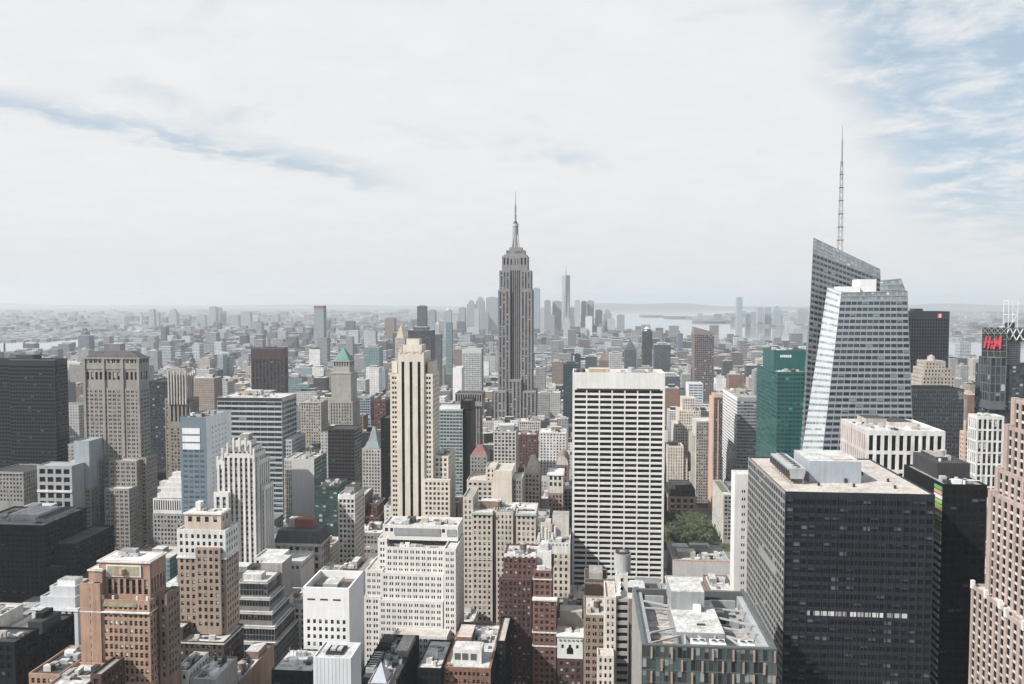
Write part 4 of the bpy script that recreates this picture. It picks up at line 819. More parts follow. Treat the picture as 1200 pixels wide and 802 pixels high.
X, Z, D = b.x, b.z, b.D; b.blk(S(GREYST, G_DK, 2.8, .5, 3.6, .5), X(178.5), X(216), D, D + 30, 0, Z(602)); b.blk(S(WHITE, G_DK, 2.0, .5, 10, .82, .6, 1, 1.2, .4), X(179), X(215), D + .4, D + 29, Z(602), Z(585), roof=RF_W)
for i in range(5): b.blk(S(WHITE, G_DK, 2.6, .4, 3.4, .5, .3, 1, .6, .4), X(182 + i * 3), X(213 - i * 2.2), D + 3 + i * 2.2, D + 27 - i * 2, Z(585 - i * 5.5), Z(579.5 - i * 5.5), par=0, roof=RF_W)
b.done()
b = B('brown_white_top_tower', 'tan brick tower with white upper floors and a set back penthouse, in the near left', 'apartment tower', 207, 264, 621, 400, 18, None, 'white topped brown tower')
X, Z, D = b.x, b.z, b.D; wt = S(WHITE, G_DK, 3.1, .42, 3.75, .52, .35, 1, 2.4, .8); bt = S(TAN, G_DK, 3.1, .42, 3.75, .5, .3, 1, .6, .8)
b.blk(wt, X(207), X(264), D, D + 16, Z(654), Z(621), roof=RF_W); b.blk(bt, X(207) + .05, X(264) - .05, D + .05, D + 15.9, Z(742), Z(654), par=0); b.blk(S(TAN, G_DK, 3.1, .45, 3.75, .5, .3, 1, 1.2, .5), X(230), X(259), D - 1.5, D - .02, Z(742), Z(641), 'FR', roof=RF_W)
b.band(X(207), X(264), D, D + 16, Z(655), .8, .4, WHITE); b.blk(S(wall('peach_plaster', (0.56, 0.45, 0.36), .2), G_DK, 4, .4, 5, .5, .3, 1, 2, .8), X(213), X(256), D + 3, D + 13.5, Z(621) - 1, Z(603), roof=RF_W)
b.bx('chimney', X(222), X(228), D + 7, D + 11, Z(603), Z(593), WHITE); b.band(X(213), X(256), D + 3, D + 13.5, Z(605), .7, .5, WHITE)
dkb = wall('umber_brick', (0.085, 0.068, 0.058), .3); lowb = S(dkb, G_DK, 3.0, .45, 3.8, .5, .3, 1, 1.6, .6)
b.blk(lowb, X(204), X(270), D - 10, D + 14, 0, Z(742), 'FR', roof=RF_G); b.blk(lowb, X(205), X(222), D - 9, D - .5, Z(742), Z(728), roof=RF_W); b.band(X(204), X(270), D - 10, D + 14, Z(745), .7, .4, PALE)
b.clutter(X(224), X(268), D - 9, D - 2, Z(742) - 1, 5, 2); b.clutter(X(215), X(254), D + 5, D + 12, Z(603) - 1, 4, 2); b.done()
b = B('orange_brick_hotel', 'orange brick hotel stepping up to a gilded panel and white roof, near left corner', 'hotel', 95, 177, 704, 330, 18, None, 'orange brick hotel')
X, Z, D = b.x, b.z, b.D; ob = S(ORANGE, glass('hotel_window', (0.014, 0.016, 0.019), .5, (0.55, 0.54, 0.50), .12, .3, 1.2, (0.35, 0.33, 0.30)), 2.35, .5, 3.5, .56, .3, 1, 2.0, .6)
b.blk(ob, X(119), X(175), D, D + 17, 0, Z(703), roof=RF_G); b.blk(S(ORANGE, G_DK, 4, .2, 3.5, .45, .3, 1, 2, 4), X(95), X(119) - .05, D - .8, D + 16, 0, Z(684), 'FL' if X(95) > 0 else 'F', roof=RF_G); b.blk(S(ORANGE, G_DK, 5, .3, 5, .4), X(103), X(119) - .05, D + 1, D + 15, Z(684), Z(669), 'F', roof=RF_W)
b.blk(S(ORANGE, G_DK, 2.6, .5, 8, .82, .5, 1, 8, .6), X(112), X(172), D + 3, D + 16.5, Z(703) - 1, Z(660), roof=RF_G, pt=.7); b.band(X(112), X(172), D + 3, D + 16.5, Z(662), .7, .6, WHITE)
b.bx('gilded_panel', X(123), X(160), D + 2.4, D + 2.98, Z(677), Z(666), wall('gilded_tile', (0.36, 0.31, 0.20), .4)); b.bx('panel_border', X(121), X(162), D + 2.5, D + 2.9, Z(678.5), Z(664.8), WHITE)
m1 = MB(); m1.cyl(X(141), D + 2.2, Z(674.5), Z(668.5), 1.3, TERRA, 12); b.part('medallion', m1); b.bx('gilded_frieze', X(119), X(160), D - .25, D - .02, Z(711), Z(706.5), MATS['gilded_tile'])
b.blk(S(BROWN, G_DK, 2.8, .46, 3.6, .5, .3), X(177) + .1, X(187), D + 6, D + 17.5, 0, Z(702), 'FR', roof=RF_G)
for q in (120, 132, 160, 172): b.bx('urn', X(q) - .4, X(q) + .4, D + .1, D + .9, Z(703), Z(703) + 1.6, WHITE)
b.band(X(95), X(175), D - .6, D + 10, Z(718), .5, .3, WHITE); b.band(X(103), X(119) - .05, D + 1, D + 15, Z(671), .6, .4, WHITE)
b.blk(ob, X(57), X(92), D - 14, D + 14, 0, Z(775), roof=RF_D); b.blk(S(ORANGE, G_DK, 2.9, .55, 4.0, .4, .3), X(92) + .1, X(133), D - 22, D - 1.2, 0, Z(776), 'FR', roof=RF_W); b.blk(S(DKRED, G_DK, 3, .5, 3.6, .5), X(133) + .1, X(146), D - 18, D - 1.2, 0, Z(768), 'FR', roof=RF_G)
b.clutter(X(116), X(170), D + 4, D + 15, Z(660) - 1, 7, 1, 0, 1); b.clutter(X(93), X(132), D - 20, D - 4, Z(776) - 1, 6, 2); b.clutter(X(58), X(90), D - 11, D + 12, Z(775) - 1, 6, 3); b.done()
b = B('white_setback_house', 'small white stepped stone building with penthouse beside the orange brick hotel', 'office building', 37, 91, 713, 400, 26, None, 'white stepped house')
X, Z, D = b.x, b.z, b.D; wh = S(wall('bluish_white_stone', (0.56, 0.575, 0.60), .12), G_DK, 3.3, .38, 5.0, .42, .3, 1, 1.2, 1.4); b.blk(wh, roof=RF_W, par=.6); b.blk(wh, X(43), X(84), D + 3, D + 22, Z(713) - .6, Z(702), roof=RF_W); b.blk(wh, X(50), X(80), D + 6, D + 19, Z(702) - 1, Z(692), roof=RF_W); b.bx('roof_fan', X(55), X(76), D + 9, D + 16, Z(692) - 1, Z(687), WHITEM, RF_G); b.band(X(37), X(91), D, D + 26, Z(716), .6, .4, WHITE); b.done()
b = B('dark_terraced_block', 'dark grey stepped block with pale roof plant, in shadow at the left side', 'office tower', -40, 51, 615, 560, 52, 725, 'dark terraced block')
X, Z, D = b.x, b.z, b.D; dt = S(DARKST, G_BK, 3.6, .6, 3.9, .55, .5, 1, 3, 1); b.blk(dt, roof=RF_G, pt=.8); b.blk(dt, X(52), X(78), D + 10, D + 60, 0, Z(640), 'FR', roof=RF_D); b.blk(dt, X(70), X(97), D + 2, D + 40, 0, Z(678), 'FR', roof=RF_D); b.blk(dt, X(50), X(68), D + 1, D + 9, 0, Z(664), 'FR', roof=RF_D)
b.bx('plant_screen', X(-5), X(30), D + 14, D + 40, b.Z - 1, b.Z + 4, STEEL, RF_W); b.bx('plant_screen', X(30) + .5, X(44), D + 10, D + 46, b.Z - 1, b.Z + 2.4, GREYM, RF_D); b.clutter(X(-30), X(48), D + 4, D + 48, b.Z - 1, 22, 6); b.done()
b = B('big_window_block', 'pale grey block with two rows of large square windows below a flat blue roof', 'office building', 43, 84, 546, 680, 18, 598, 'big windowed block')
X, Z, D = b.x, b.z, b.D; b.blk(S(wall('ash_panel', (0.36, 0.37, 0.38), .15), G_BK, 7.6, .72, 7.2, .62, .8, 1, 3, 1.2), roof=wall('blue_grey_roof', (0.30, 0.34, 0.37), .2), side=S(MATS['ash_panel'], None, 400)); b.blk(S(BLUEM, None, 400), X(72), X(90), D + 18.5, D + 40, 0, Z(521), roof=MATS['blue_grey_roof']); b.bx('light_shelf', X(43), X(84), D - .8, D - .02, Z(577), Z(574.5), WHITE); b.done()
b = B('grey_cornice_block', 'low grey masonry block at the left edge below the black slab', 'office building', -10, 27, 553, 700, 36, 592)
b.blk(S(GREYST, G_DK, 3.2, .45, 3.8, .5), roof=RF_D, side=S(GREYST, G_DK, 3, .45, 3.8, .5)); b.band(b.X0, b.X1, b.D, b.Y1, b.Z - 2, .8, .6, GREYST); b.done()
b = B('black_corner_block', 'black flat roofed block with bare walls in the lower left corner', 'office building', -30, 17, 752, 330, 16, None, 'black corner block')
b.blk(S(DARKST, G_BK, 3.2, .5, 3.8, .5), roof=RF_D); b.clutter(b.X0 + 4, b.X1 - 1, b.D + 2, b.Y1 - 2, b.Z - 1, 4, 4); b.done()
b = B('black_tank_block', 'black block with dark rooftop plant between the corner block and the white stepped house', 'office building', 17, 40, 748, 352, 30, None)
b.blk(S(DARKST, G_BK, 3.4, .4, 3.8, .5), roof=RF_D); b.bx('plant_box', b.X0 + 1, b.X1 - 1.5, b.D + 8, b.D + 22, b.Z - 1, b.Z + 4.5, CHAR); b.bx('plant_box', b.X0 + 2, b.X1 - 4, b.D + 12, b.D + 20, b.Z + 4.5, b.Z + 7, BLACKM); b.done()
b = B('terraced_glass_block', 'dark glass block stepping down in five white edged tiers', 'office building', 281, 313, 682, 450, 20, None, 'tiered glass block')
X, Z, D = b.x, b.z, b.D; tg = S(wall('tier_mullion', (0.20, 0.20, 0.205), .2, .5), glass('tier_glass', (0.018, 0.021, 0.026), .1, (0.12, 0.125, 0.13)), 1.75, .88, 3.3, .90, .12, 1, 1.6, .2)
for i, (xr, yt, yb) in enumerate(((313, 682, 699), (318, 699, 713), (323, 713, 727), (328, 727, 743), (331, 743, 802))):
    d0 = D - i * 3.0; b.blk(tg, X(281), X(xr), d0, D + 19 + i * 1.2, (0 if i == 4 else Z(yb) - .5), Z(yt), 'FR', roof=RF_W, par=.4); b.band(X(281), X(xr), d0, D + 19 + i * 1.2, Z(yt) - 1.1, .75, .3, PALE)
b.bx('penthouse', X(281), X(303), D + 4, D + 11, Z(682) - .4, Z(676), RF_W, RF_W); b.bx('penthouse', X(290), X(316), D + 19.5, D + 36, Z(720), Z(672.5), GREYST, RF_W); b.done()
b = B('white_round_window_block', 'white stone block with a sunken brown roof and small arched windows low on its front', 'office building', 355, 409, 689, 400, 27, None, 'white sunken roof block')
X, Z, D = b.x, b.z, b.D; wr = wall('clean_white_stone', (0.76, 0.76, 0.755), .08); b.blk(S(wr, G_DK, 3.1, .42, 3.9, .5, .35, 1, 16.5, 1.2), side=S(wr, None, 400), roof=wall('brown_roof', (0.22, 0.17, 0.14), .3), par=4.2, pt=.8)
for i in range(3): b.bx('slot_vent', X(360 + i * 15), X(369 + i * 15), D - .05, D, Z(704), Z(702), CHAR)
b.bx('roof_plant', X(374), X(391), D + 6, D + 19, b.Z - 4.2, b.Z - .2, STEEL, RF_W); b.bx('roof_plant', X(393), X(405), D + 4, D + 14, b.Z - 4.2, b.Z - 1.5, CHAR, RF_D); b.bx('roof_plant', X(362), X(372), D + 10, D + 22, b.Z - 4.2, b.Z - 2, CHAR, RF_D); b.done()
b = B('white_cube_building', 'plain white panelled cube with a square roof well, below the white sunken roof block', 'office building', 367, 411, 771, 330, 16, None, 'white cube')
X, Z, D = b.x, b.z, b.D; wc_ = wall('white_panel', (0.62, 0.64, 0.66), .06, .6); b.blk(S(wc_, None, 400), roof=RF_W, par=.6)
for i in range(9): xx = b.X0 + (b.X1 - b.X0) * (i + 1) / 10; b.bx('panel_joint', xx - .06, xx + .06, D - .04, D - .002, 40, b.Z - .3, GREYM)
b.bx('roof_well', X(378), X(398), D + 4, D + 12, b.Z - .6, b.Z + .3, CHAR, BLACKM); b.bx('air_handler', X(382), X(388), D + 6, D + 10, b.Z + .3, b.Z + 1.2, STEEL); b.bx('air_handler', X(390), X(395), D + 6, D + 10, b.Z + .3, b.Z + 1, STEEL); b.done()
b = B('flat_tan_annex', 'long flat white roof with railing in front of the tiered glass block', 'office building', 318, 366, 786, 372, 24, None)
b.blk(S(BLACKM, G_BK, 4, .8, 4, .6, .2, 1, 2), roof=RF_W, par=.6)
for i in range(6): b.bx('roof_mast', b.X0 + 3 + i * 2, b.X0 + 3.25 + i * 2, b.D + 16, b.D + 16.25, b.Z - .6, b.Z + 4 - (i % 3), STEEL)
b.clutter(b.X0 + 1, b.X1 - 1, b.D + 2, b.Y1 - 3, b.Z - .6, 5, 5); b.done()
b = B('white_stepped_office', 'wide white stone office block stepping back in three tiers of narrow windows', 'office tower', 426, 521, 672, 470, 30, None, 'white tiered office')
X, Z, D = b.x, b.z, b.D; wo = wall('warm_white_stone', (0.70, 0.675, 0.64), .12); w1 = S(wo, G_DK, 3.5, .62, 3.7, .52, .4, 2, 1.9, .7, gap=.55)
b.blk(w1, X(449), X(519), D + 6, D + 34, 0, Z(645), roof=RF_W); b.blk(w1, X(438), X(449) - .05, D + 10, D + 36, 0, Z(638), roof=RF_W); b.blk(w1, X(426), X(446), D + 4, D + 30, 0, Z(672), 'FR', roof=RF_T); b.blk(w1, X(446), X(519), D + 1.5, D + 5.9, 0, Z(673), roof=RF_T); b.blk(w1, X(426), X(445), D + .5, D + 3.9, 0, Z(701), roof=RF_T); b.blk(w1, X(445), X(519.5), D - 2.5, D + 1.4, 0, Z(702), roof=RF_T)
b.blk(w1, X(521), X(535), D - 3, D + 30, 0, Z(640), 'FR', roof=RF_W); b.blk(w1, X(466), X(528), D - 14, D - 3.1, 0, Z(733), 'FR', roof=RF_T); b.blk(S(wo), X(443), X(533), D + 12, D + 32, Z(640), Z(622), 'F', roof=RF_W)
b.bx('louvre_panel', X(457), X(512), D + 11.6, D + 11.97, Z(634), Z(625.5), GREYM); b.bx('louvre_panel', X(520), X(531), D + 11.6, D + 11.97, Z(634), Z(626), GREYM); b.clutter(X(450), X(517), D + 7, D + 11.5, Z(645) - 1, 9, 4); b.clutter(X(446), X(530), D + 14, D + 30, Z(622) - 1, 8, 4); b.done()
b = B('white_pier_slab', 'slender pale slab with a white cornice and regular square windows', 'office building', 396, 416, 580, 580, 25, 668, 'slender pale slab')
b.blk(S(PALE, G_DK, 2.9, .56, 3.7, .55, .4, 1, 3.6, .5), roof=RF_W); b.bx('white_attic', b.X0 + .05, b.X1 - .05, b.D - .2, b.D - .01, b.Z - 3.4, b.Z - .1, WHITE); b.bx('plant_box', b.X0 + 3, b.X1 - 3, b.D + 8, b.D + 26, b.Z - 1, b.Z + 4, GREYST, RF_D); b.clutter(b.X0 + 1, b.X1 - 1, b.D + 2, b.Y1 - 2, b.Z - 1, 8, 3, 1); b.done()
b = B('mansard_club_building', 'grey stone palazzo with dark mansard roof and arched attic windows', 'office building', 321, 376, 637, 570, 22, 676, 'grey mansard palazzo')
X, Z, D = b.x, b.z, b.D; b.blk(S(PALE, G_DK, 4.6, .45, 6.0, .62, .5, 1, 2.4, 1), par=0); b.band(X(321), X(376), D, D + 22, Z(640), 1.0, .9, PALE); m1 = MB(); m1.prism([(X(321), D), (X(376), D), (X(376), D + 22), (X(321), D + 22)], Z(637), Z(623), MATS['slate_roof'], scale=.86); b.part('mansard_roof', m1)
b.bx('red_bulkhead', X(341), X(362), D + 10, D + 18, Z(623) - 1, Z(613), wall('red_panel', (0.30, 0.10, 0.09), .2), MATS['red_panel']); b.bx('bulkhead', X(332), X(340), D + 10, D + 18, Z(623) - 1, Z(613), BEIGE, RF_W); b.done()
b = B('blank_grey_slab', 'blank pale grey panel slab with ribbed edge and dark green glass flank', 'office tower', 342, 368, 538, 700, 35, 618, 'blank grey slab')
X, Z, D = b.x, b.z, b.D; b.blk(S(wall('pale_grey_panel', (0.50, 0.50, 0.49), .08), None, 400), side=S(wall('bottle_green_mullion', (0.05, 0.075, 0.075), .2, .4), G_GN, 3.2, .9, 3.8, .7, .12, 1, 1, .3), roof=RF_G); b.blk(S(PALE, G_DK, 1.6, .4, 3.8, .8, .3, 1, 2, .3), X(332.5), X(342) - .05, D + .5, D + 30, 0, Z(538), roof=RF_G); b.clutter(b.X0 + 1, b.X1 - 1, D + 3, D + 40, b.Z - 1, 8, 7, 1); b.done()
b = B('dark_green_glass_block', 'low dark green glass block behind the grey mansard palazzo', 'office building', 368.5, 395, 570, 660, 30, 640)
b.blk(S(MATS['bottle_green_mullion'], G_GN, 3.0, .9, 3.8, .72, .12, 1, 1, .3), roof=RF_D); b.clutter(b.X0 + 1, b.X1 - 1, b.D + 3, b.Y1 - 3, b.Z - 1, 6, 8); b.done()
b = B('umber_glass_block', 'dark umber block with striped side standing in front of the green roofed tower', 'office tower', 384, 415.5, 503, 800, 27, 578, 'dark umber block')
b.blk(S(wall('umber_metal', (0.042, 0.038, 0.038), .2, .5), G_BK, 3.3, .85, 3.7, .4, .12, 1, 2, .3), side=S(GREYST, G_BK, 10, .95, 3.7, .55, .2, 1, 2, .2), roof=RF_D); b.done()
b = B('green_roof_tower', 'slim stone tower with green copper pyramid roof and tall arched belvedere', 'office tower', 386, 410, 466, 930, 26, 504, 'green roofed tower')
X, Z, D = b.x, b.z, b.D; gt = wall('greyed_cream_stone', (0.36, 0.34, 0.31), .2); g1 = S(gt, G_DK, 3.3, .45, 3.7, .55, .4, 1, 2.5, .8, 's', GREYST)
b.blk(g1, X(386), X(413), D, D + 30, 0, Z(470), roof=RF_G); b.blk(S(gt, G_BK, 7.0, .4, 30, .8, .8, 1, 4, 1.2), X(388), X(411), D + 1.5, D + 27, Z(470) - 1, Z(437), roof=RF_G); b.blk(S(gt, G_BK, 3.2, .42, 8, .7, .5, 1, 1.5, .8), X(389.5), X(409), D + 3, D + 24, Z(437) - 1, Z(423), par=0); b.band(X(388), X(411), D + 1.5, D + 27, Z(438), .9, .7, PALE)
b.band(X(389.5), X(409), D + 3, D + 24, Z(424), .8, .8, PALE); m1 = MB(); m1.prism([(X(390), D + 3.5), (X(408.5), D + 3.5), (X(408.5), D + 23.5), (X(390), D + 23.5)], Z(422.8), Z(409), COPPER, scale=.10); b.part('copper_roof', m1); b.done()
b = B('green_dome_building', 'small pale building with a faded green pyramid roof below the slender cream tower', 'office building', 424, 446, 526, 860, 30, 578)
X, Z, D = b.x, b.z, b.D; b.blk(S(PALE, G_GY, 3.2, .5, 3.6, .55, .3), roof=RF_G); m1 = MB(); m1.prism([(X(426), D + 2), (X(444), D + 2), (X(444), D + 24), (X(426), D + 24)], Z(526), Z(518), wall('faded_copper', (0.25, 0.31, 0.30), .2), scale=.62); m1.prism([(X(430), D + 6), (X(440.5), D + 6), (X(440.5), D + 20), (X(430), D + 20)], Z(518), Z(503), MATS['faded_copper'], scale=.3); b.part('copper_roof', m1); b.done()
b = B('charcoal_sliver_block', 'charcoal sliver of a tower tight against the cream striped tower', 'office tower', 446, 459, 490, 780, 30, 590)
b.blk(S(BLACKM, G_BK, 3, .6, 3.7, .5, .1), roof=RF_D); b.done()
b = B('teal_window_slab', 'glass slab with pale bands and a black flank, right of the cream striped tower', 'office tower', 508, 542, 480, 900, 46, 590, 'teal windowed slab')
b.blk(S(wall('pale_teal_band', (0.36, 0.41, 0.41), .12), G_GN, 3.4, .86, 3.8, .6, .15, 1, 2, .3), side=S(BLACKM, None, 400), roof=RF_W); b.blk(S(BLACKM), b.x(538), b.x(551), b.D + 10, b.Y1 - 4, b.Z - 1, b.z(471), '', roof=RF_D); b.blk(S(BLACKM), b.X1 + .05, b.X1 + 9, b.D + 3, b.Y1, 0, b.Z - 2, '', roof=RF_D); b.done()
b = B('white_grid_block', 'white gridded block with big square windows in front of the tall mast skyscraper', 'office tower', 578.5, 604.5, 506, 900, 36, 560, 'small white grid block')
b.blk(S(PALE, G_BL, 4.0, .66, 4.0, .68, .5, 1, 1.5, .4), side=S(LIME, None, 400), roof=RF_G); b.bx('plant_box', b.X0 + 4, b.X1 - 3, b.D + 12, b.Y1 - 3, b.Z - 1, b.Z + 5, GREYM, RF_W); b.clutter(b.X0 + 1, b.X1 - 1, b.D + 2, b.D + 12, b.Z - 1, 6, 4); b.done()
b = B('flared_top_block', 'brown grey block with a dark toothed top band, left of the tall mast skyscraper', 'office tower', 534, 565, 461, 1120, 36, 525, 'toothed block')
X, Z, D = b.x, b.z, b.D; b.blk(S(wall('mushroom_stone', (0.27, 0.25, 0.24), .2), G_BK, 3.4, .6, 12, .8, .8, 1, 1.5, .6), X(533.5), X(565), D - 2, D + 36, Z(476), Z(461), roof=RF_D); b.blk(S(MATS['mushroom_stone'], G_DK, 3.4, .5, 3.8, .7, .5, 1, 1, .6, 's', CHAR), X(537), X(562), D, D + 34, 0, Z(476), par=0); b.done()
b = B('white_lattice_tower', 'pale tower covered in a fine white lattice of windows behind the toothed block', 'office tower', 541.5, 564, 409, 1350, 30, 462)
b.blk(S(wall('lattice_white', (0.52, 0.53, 0.54), .1), G_GY, 2.6, .56, 3.4, .56, .2, 1, 8, .4), roof=RF_G); b.done()
b = B('blank_white_slab', 'narrow blank white slab beside the white lattice tower', 'apartment tower', 530.5, 541, 431, 1280, 26, 470)
b.blk(S(wall('plain_white', (0.74, 0.74, 0.73), .08), None, 400), roof=RF_W); b.done()
b = B('beige_courtyard_block', 'large beige brick block with two light courts and a pale green cornice', 'apartment building', 553, 628, 601, 560, 30, 730, 'beige courtyard block')
X, Z, D = b.x, b.z, b.D; bg = wall('light_beige_brick', (0.54, 0.48, 0.405), .16); b1 = S(bg, G_DK, 3.0, .42, 3.8, .5, .3, 1, 2.2, .6)
for xa, xb_, d0 in ((553, 577, 0), (577.2, 580.6, 7), (580.8, 601, 1.5), (601.2, 604.6, 7), (604.8, 628, 0)): b.blk(b1, X(xa), X(xb_), D + d0, D + 30, 0, Z(601), 'F', roof=RF_W)
for xa, xb_ in ((553, 577), (604.8, 628)): b.bx('green_cornice', X(xa) - .4, X(xb_) + .4, D - .8, D + .6, Z(604), Z(602), wall('sage_copper', (0.36, 0.46, 0.42), .2))
for q in (656, 668): b.bx('string_course', X(553), X(577), D - .25, D - .01, Z(q) - .5, Z(q), WHITE); b.bx('string_course', X(604.8), X(628), D - .25, D - .01, Z(q) - .5, Z(q), WHITE)
b.blk(b1, X(541), X(552.8), D + 6, D + 36, 0, Z(586), 'F', roof=RF_G); b.clutter(X(555), X(627), D + 9, D + 28, Z(601) - 1, 14, 3, 1, 1)
for i in range(7): b.bx('roof_tree_box', X(581 + i * 3), X(582.6 + i * 3), D + 4, D + 6, Z(601) - 1, Z(598 - (i % 2)), GREYST)
b.done()
b = B('blank_cream_block', 'cream brick block with a big blank end wall rising behind the beige courtyard block', 'apartment building', 547, 578, 563, 640, 34, 606, 'blank cream block')
X, Z, D = b.x, b.z, b.D; b.blk(S(bg, G_DK, 3.6, .5, 3.8, .5, .3), roof=RF_T); b.blk(S(wall('sunny_cream_plaster', (0.66, 0.59, 0.49), .14), None, 400), X(578) + .05, X(600), D - 2, D + 30, 0, Z(551), '', roof=RF_T); b.blk(S(bg, G_DK, 3.6, .4, 3.8, .5, .3), X(568), X(580), D + 6, D + 28, 0, Z(549), roof=RF_T); b.blk(S(GREYST, G_DK, 2, .4, 3.8, .6), X(600) + .05, X(612), D, D + 24, 0, Z(560), roof=RF_T); b.done()
b = B('red_peak_building', 'grey building with a small red hipped roof behind the blank cream block', 'office building', 551, 571, 534, 760, 24, 556)
X, Z, D = b.x, b.z, b.D; b.blk(S(GREYST, G_DK, 3, .45, 3.6, .5), par=0); m1 = MB(); m1.prism([(X(551), D), (X(571), D), (X(571), D + 24), (X(551), D + 24)], Z(534), Z(524), wall('red_tile_roof', (0.24, 0.115, 0.10), .3), scale=.3); b.part('hipped_roof', m1); b.done()
b = B('gabled_stone_building', 'beige stone building with a pointed gable top, right of the blank cream block', 'office building', 614, 633, 554, 700, 24, 600)
X, Z, D = b.x, b.z, b.D; b.blk(S(BEIGE, G_DK, 3.2, .5, 3.7, .55, .4), par=0); m1 = MB(); m1.prism([(X(615), D), (X(632), D), (X(632), D + 24), (X(615), D + 24)], Z(554), Z(537), BEIGE, scale=.3); b.part('gable_roof', m1)
for q in (614.5, 620, 627, 632): b.bx('finial', X(q) - .4, X(q) + .4, D - .3, D + .5, Z(554), Z(547), PALE)
b.done()
b = B('white_top_red_building', 'slim building with white arcaded top floors over rosy brick, close to the white grid tower', 'apartment building', 642, 660, 556, 690, 26, 604)
X, Z, D = b.x, b.z, b.D; b.blk(S(wall('rosy_brick', (0.30, 0.20, 0.18), .25), G_DK, 2.9, .5, 3.6, .55, .3, 1, 2), z1=Z(578), par=0); b.blk(S(PALE, G_DK, 4, .5, 5.2, .6, .5, 1, 1.6), z0=Z(578), z1=Z(556), roof=RF_W); b.band(b.X0, b.X1, b.D, b.Y1, Z(557.5), .8, .6, WHITE); b.done()
b = B('brown_dome_church', 'small church with a rounded brown gable roof near the white grid tower', 'church', 652, 666, 545, 830, 40, 572)
X, Z, D = b.x, b.z, b.D; m1 = MB(); w2 = (b.X1 - b.X0) / 2; mid = (b.X0 + b.X1) / 2; brn = wall('brown_copper', (0.24, 0.18, 0.15), .25)
b.blk(S(BROWN, G_DK, 4, .4, 6, .6), par=0); pr = [(mid - w2 * math.cos(math.pi * i / 8), b.Z + w2 * 1.5 * math.sin(math.pi * i / 8)) for i in range(9)]
for i in range(8): m1.face([(pr[i][0], D, pr[i][1]), (pr[i + 1][0], D, pr[i + 1][1]), (pr[i + 1][0], b.Y1, pr[i + 1][1]), (pr[i][0], b.Y1, pr[i][1])], brn)
m1.face([(p[0], D, p[1]) for p in pr], PALE); m1.face([(p[0], b.Y1, p[1]) for p in pr], PALE); b.part('vaulted_roof', m1); b.done()
b = B('white_frieze_building', 'cream building with a white frieze and crowded roof of columns behind the red brick tower', 'office building', 628.5, 668, 636, 545, 36, 706, 'white frieze building')
X, Z, D = b.x, b.z, b.D; b.blk(S(CREAM, G_DK, 3.4, .4, 4.4, .5, .4, 1, 1.2, .8), z1=Z(648), par=0); b.blk(S(WHITE, G_DK, 2.4, .3, 3, .4, .3, 1, 1.0, .8), z0=Z(648), z1=Z(636), roof=RF_G)
for i in range(8): m1 = MB(); m1.cyl(X(632 + i * 2.6), D + 5 + (i % 3) * 6, b.Z - 1, b.Z + 5 + (i % 2) * 3, 1.0, PALE, 10); b.part('roof_column', m1)
b.bx('bulkhead', X(632), X(644), D + 16, D + 28, b.Z - 1, b.Z + 9, CREAM, RF_T); b.bx('bulkhead', X(646), X(666), D + 20, D + 34, b.Z - 1, b.Z + 13, PALE, RF_G); b.clutter(X(630), X(667), D + 2, D + 16, b.Z - 1, 12, 3); b.done()
b = B('dark_red_brick_block', 'dark red brick apartment block stepping up, bay windows with white trim', 'apartment building', 589, 624, 655, 480, 30, None, 'dark red brick block')
X, Z, D = b.x, b.z, b.D; rb = S(REDBR, G_DK, 2.8, .46, 3.6, .5, .3, 1, 1.6, .5); b.blk(rb, X(589), X(629), D + 4, D + 30, 0, Z(655), roof=RF_W); b.blk(S(DKRED, G_DK, 2.8, .46, 3.6, .5, .3, 1, 1.6, .5), X(584.5), X(623), D, D + 3.9, 0, Z(679), roof=RF_W)
for i, q in enumerate(range(590, 628, 7)): b.bx('parapet_block', X(q), X(q) + 1.6, D + 3.7, D + 4.6, Z(656), Z(652), WHITE)
b.clutter(X(590), X(628), D + 8, D + 28, Z(655) - 1, 8, 2, 1); b.done()
b = B('red_brick_white_bands', 'slimmer red brick tower crossed by white stone bands and topped with cluttered white roof', 'apartment building', 624.5, 650, 671, 474, 34, None, 'white banded red tower')
X, Z, D = b.x, b.z, b.D; rb2 = S(wall('bright_red_brick', (0.21, 0.10, 0.08), .25), G_DK, 2.9, .5, 3.6, .5, .3, 1, 1.6, .6); b.blk(rb2, X(624.5), X(646), D + 3, D + 32, 0, Z(671), 'FR', roof=RF_W); b.blk(rb2, X(624.5), X(652), D - 1.5, D + 2.9, 0, Z(702), 'FR', roof=RF_W)
for q in (682, 703.5, 741, 757): b.band(X(624.5), X(646 if q < 700 else 652), D + (3 if q < 700 else -1.5), D + (10 if q < 700 else 2.9), Z(q), .8, .35, WHITE)
b.bx('penthouse', X(628), X(645), D + 12, D + 28, Z(671) - 1, Z(655), WHITE, RF_W); b.bx('penthouse', X(632), X(641), D + 16, D + 26, Z(655), Z(648), PALE, RF_W); b.bx('chimney', X(641), X(648), D + 14, D + 18, Z(671) - 1, Z(660), REDBR); b.clutter(X(626), X(645), D + 4, D + 12, Z(671) - 1, 6, 3); b.done()
b = B('white_roof_loft', 'low brick loft with a bright white cluttered roof and a white penthouse, bottom centre', 'loft building', 520, 575, 783, 420, 62, None, 'white roofed loft')
X, Z, D = b.x, b.z, b.D; b.blk(S(wall('loft_brick', (0.26, 0.125, 0.085), .3), G_DK, 2.4, .6, 4.0, .5, .4, 1, 2.2, .6), roof=RF_W, side=S(BLACKM, None, 400), par=1.2, pt=1.2); zr = b.Z - 1.2
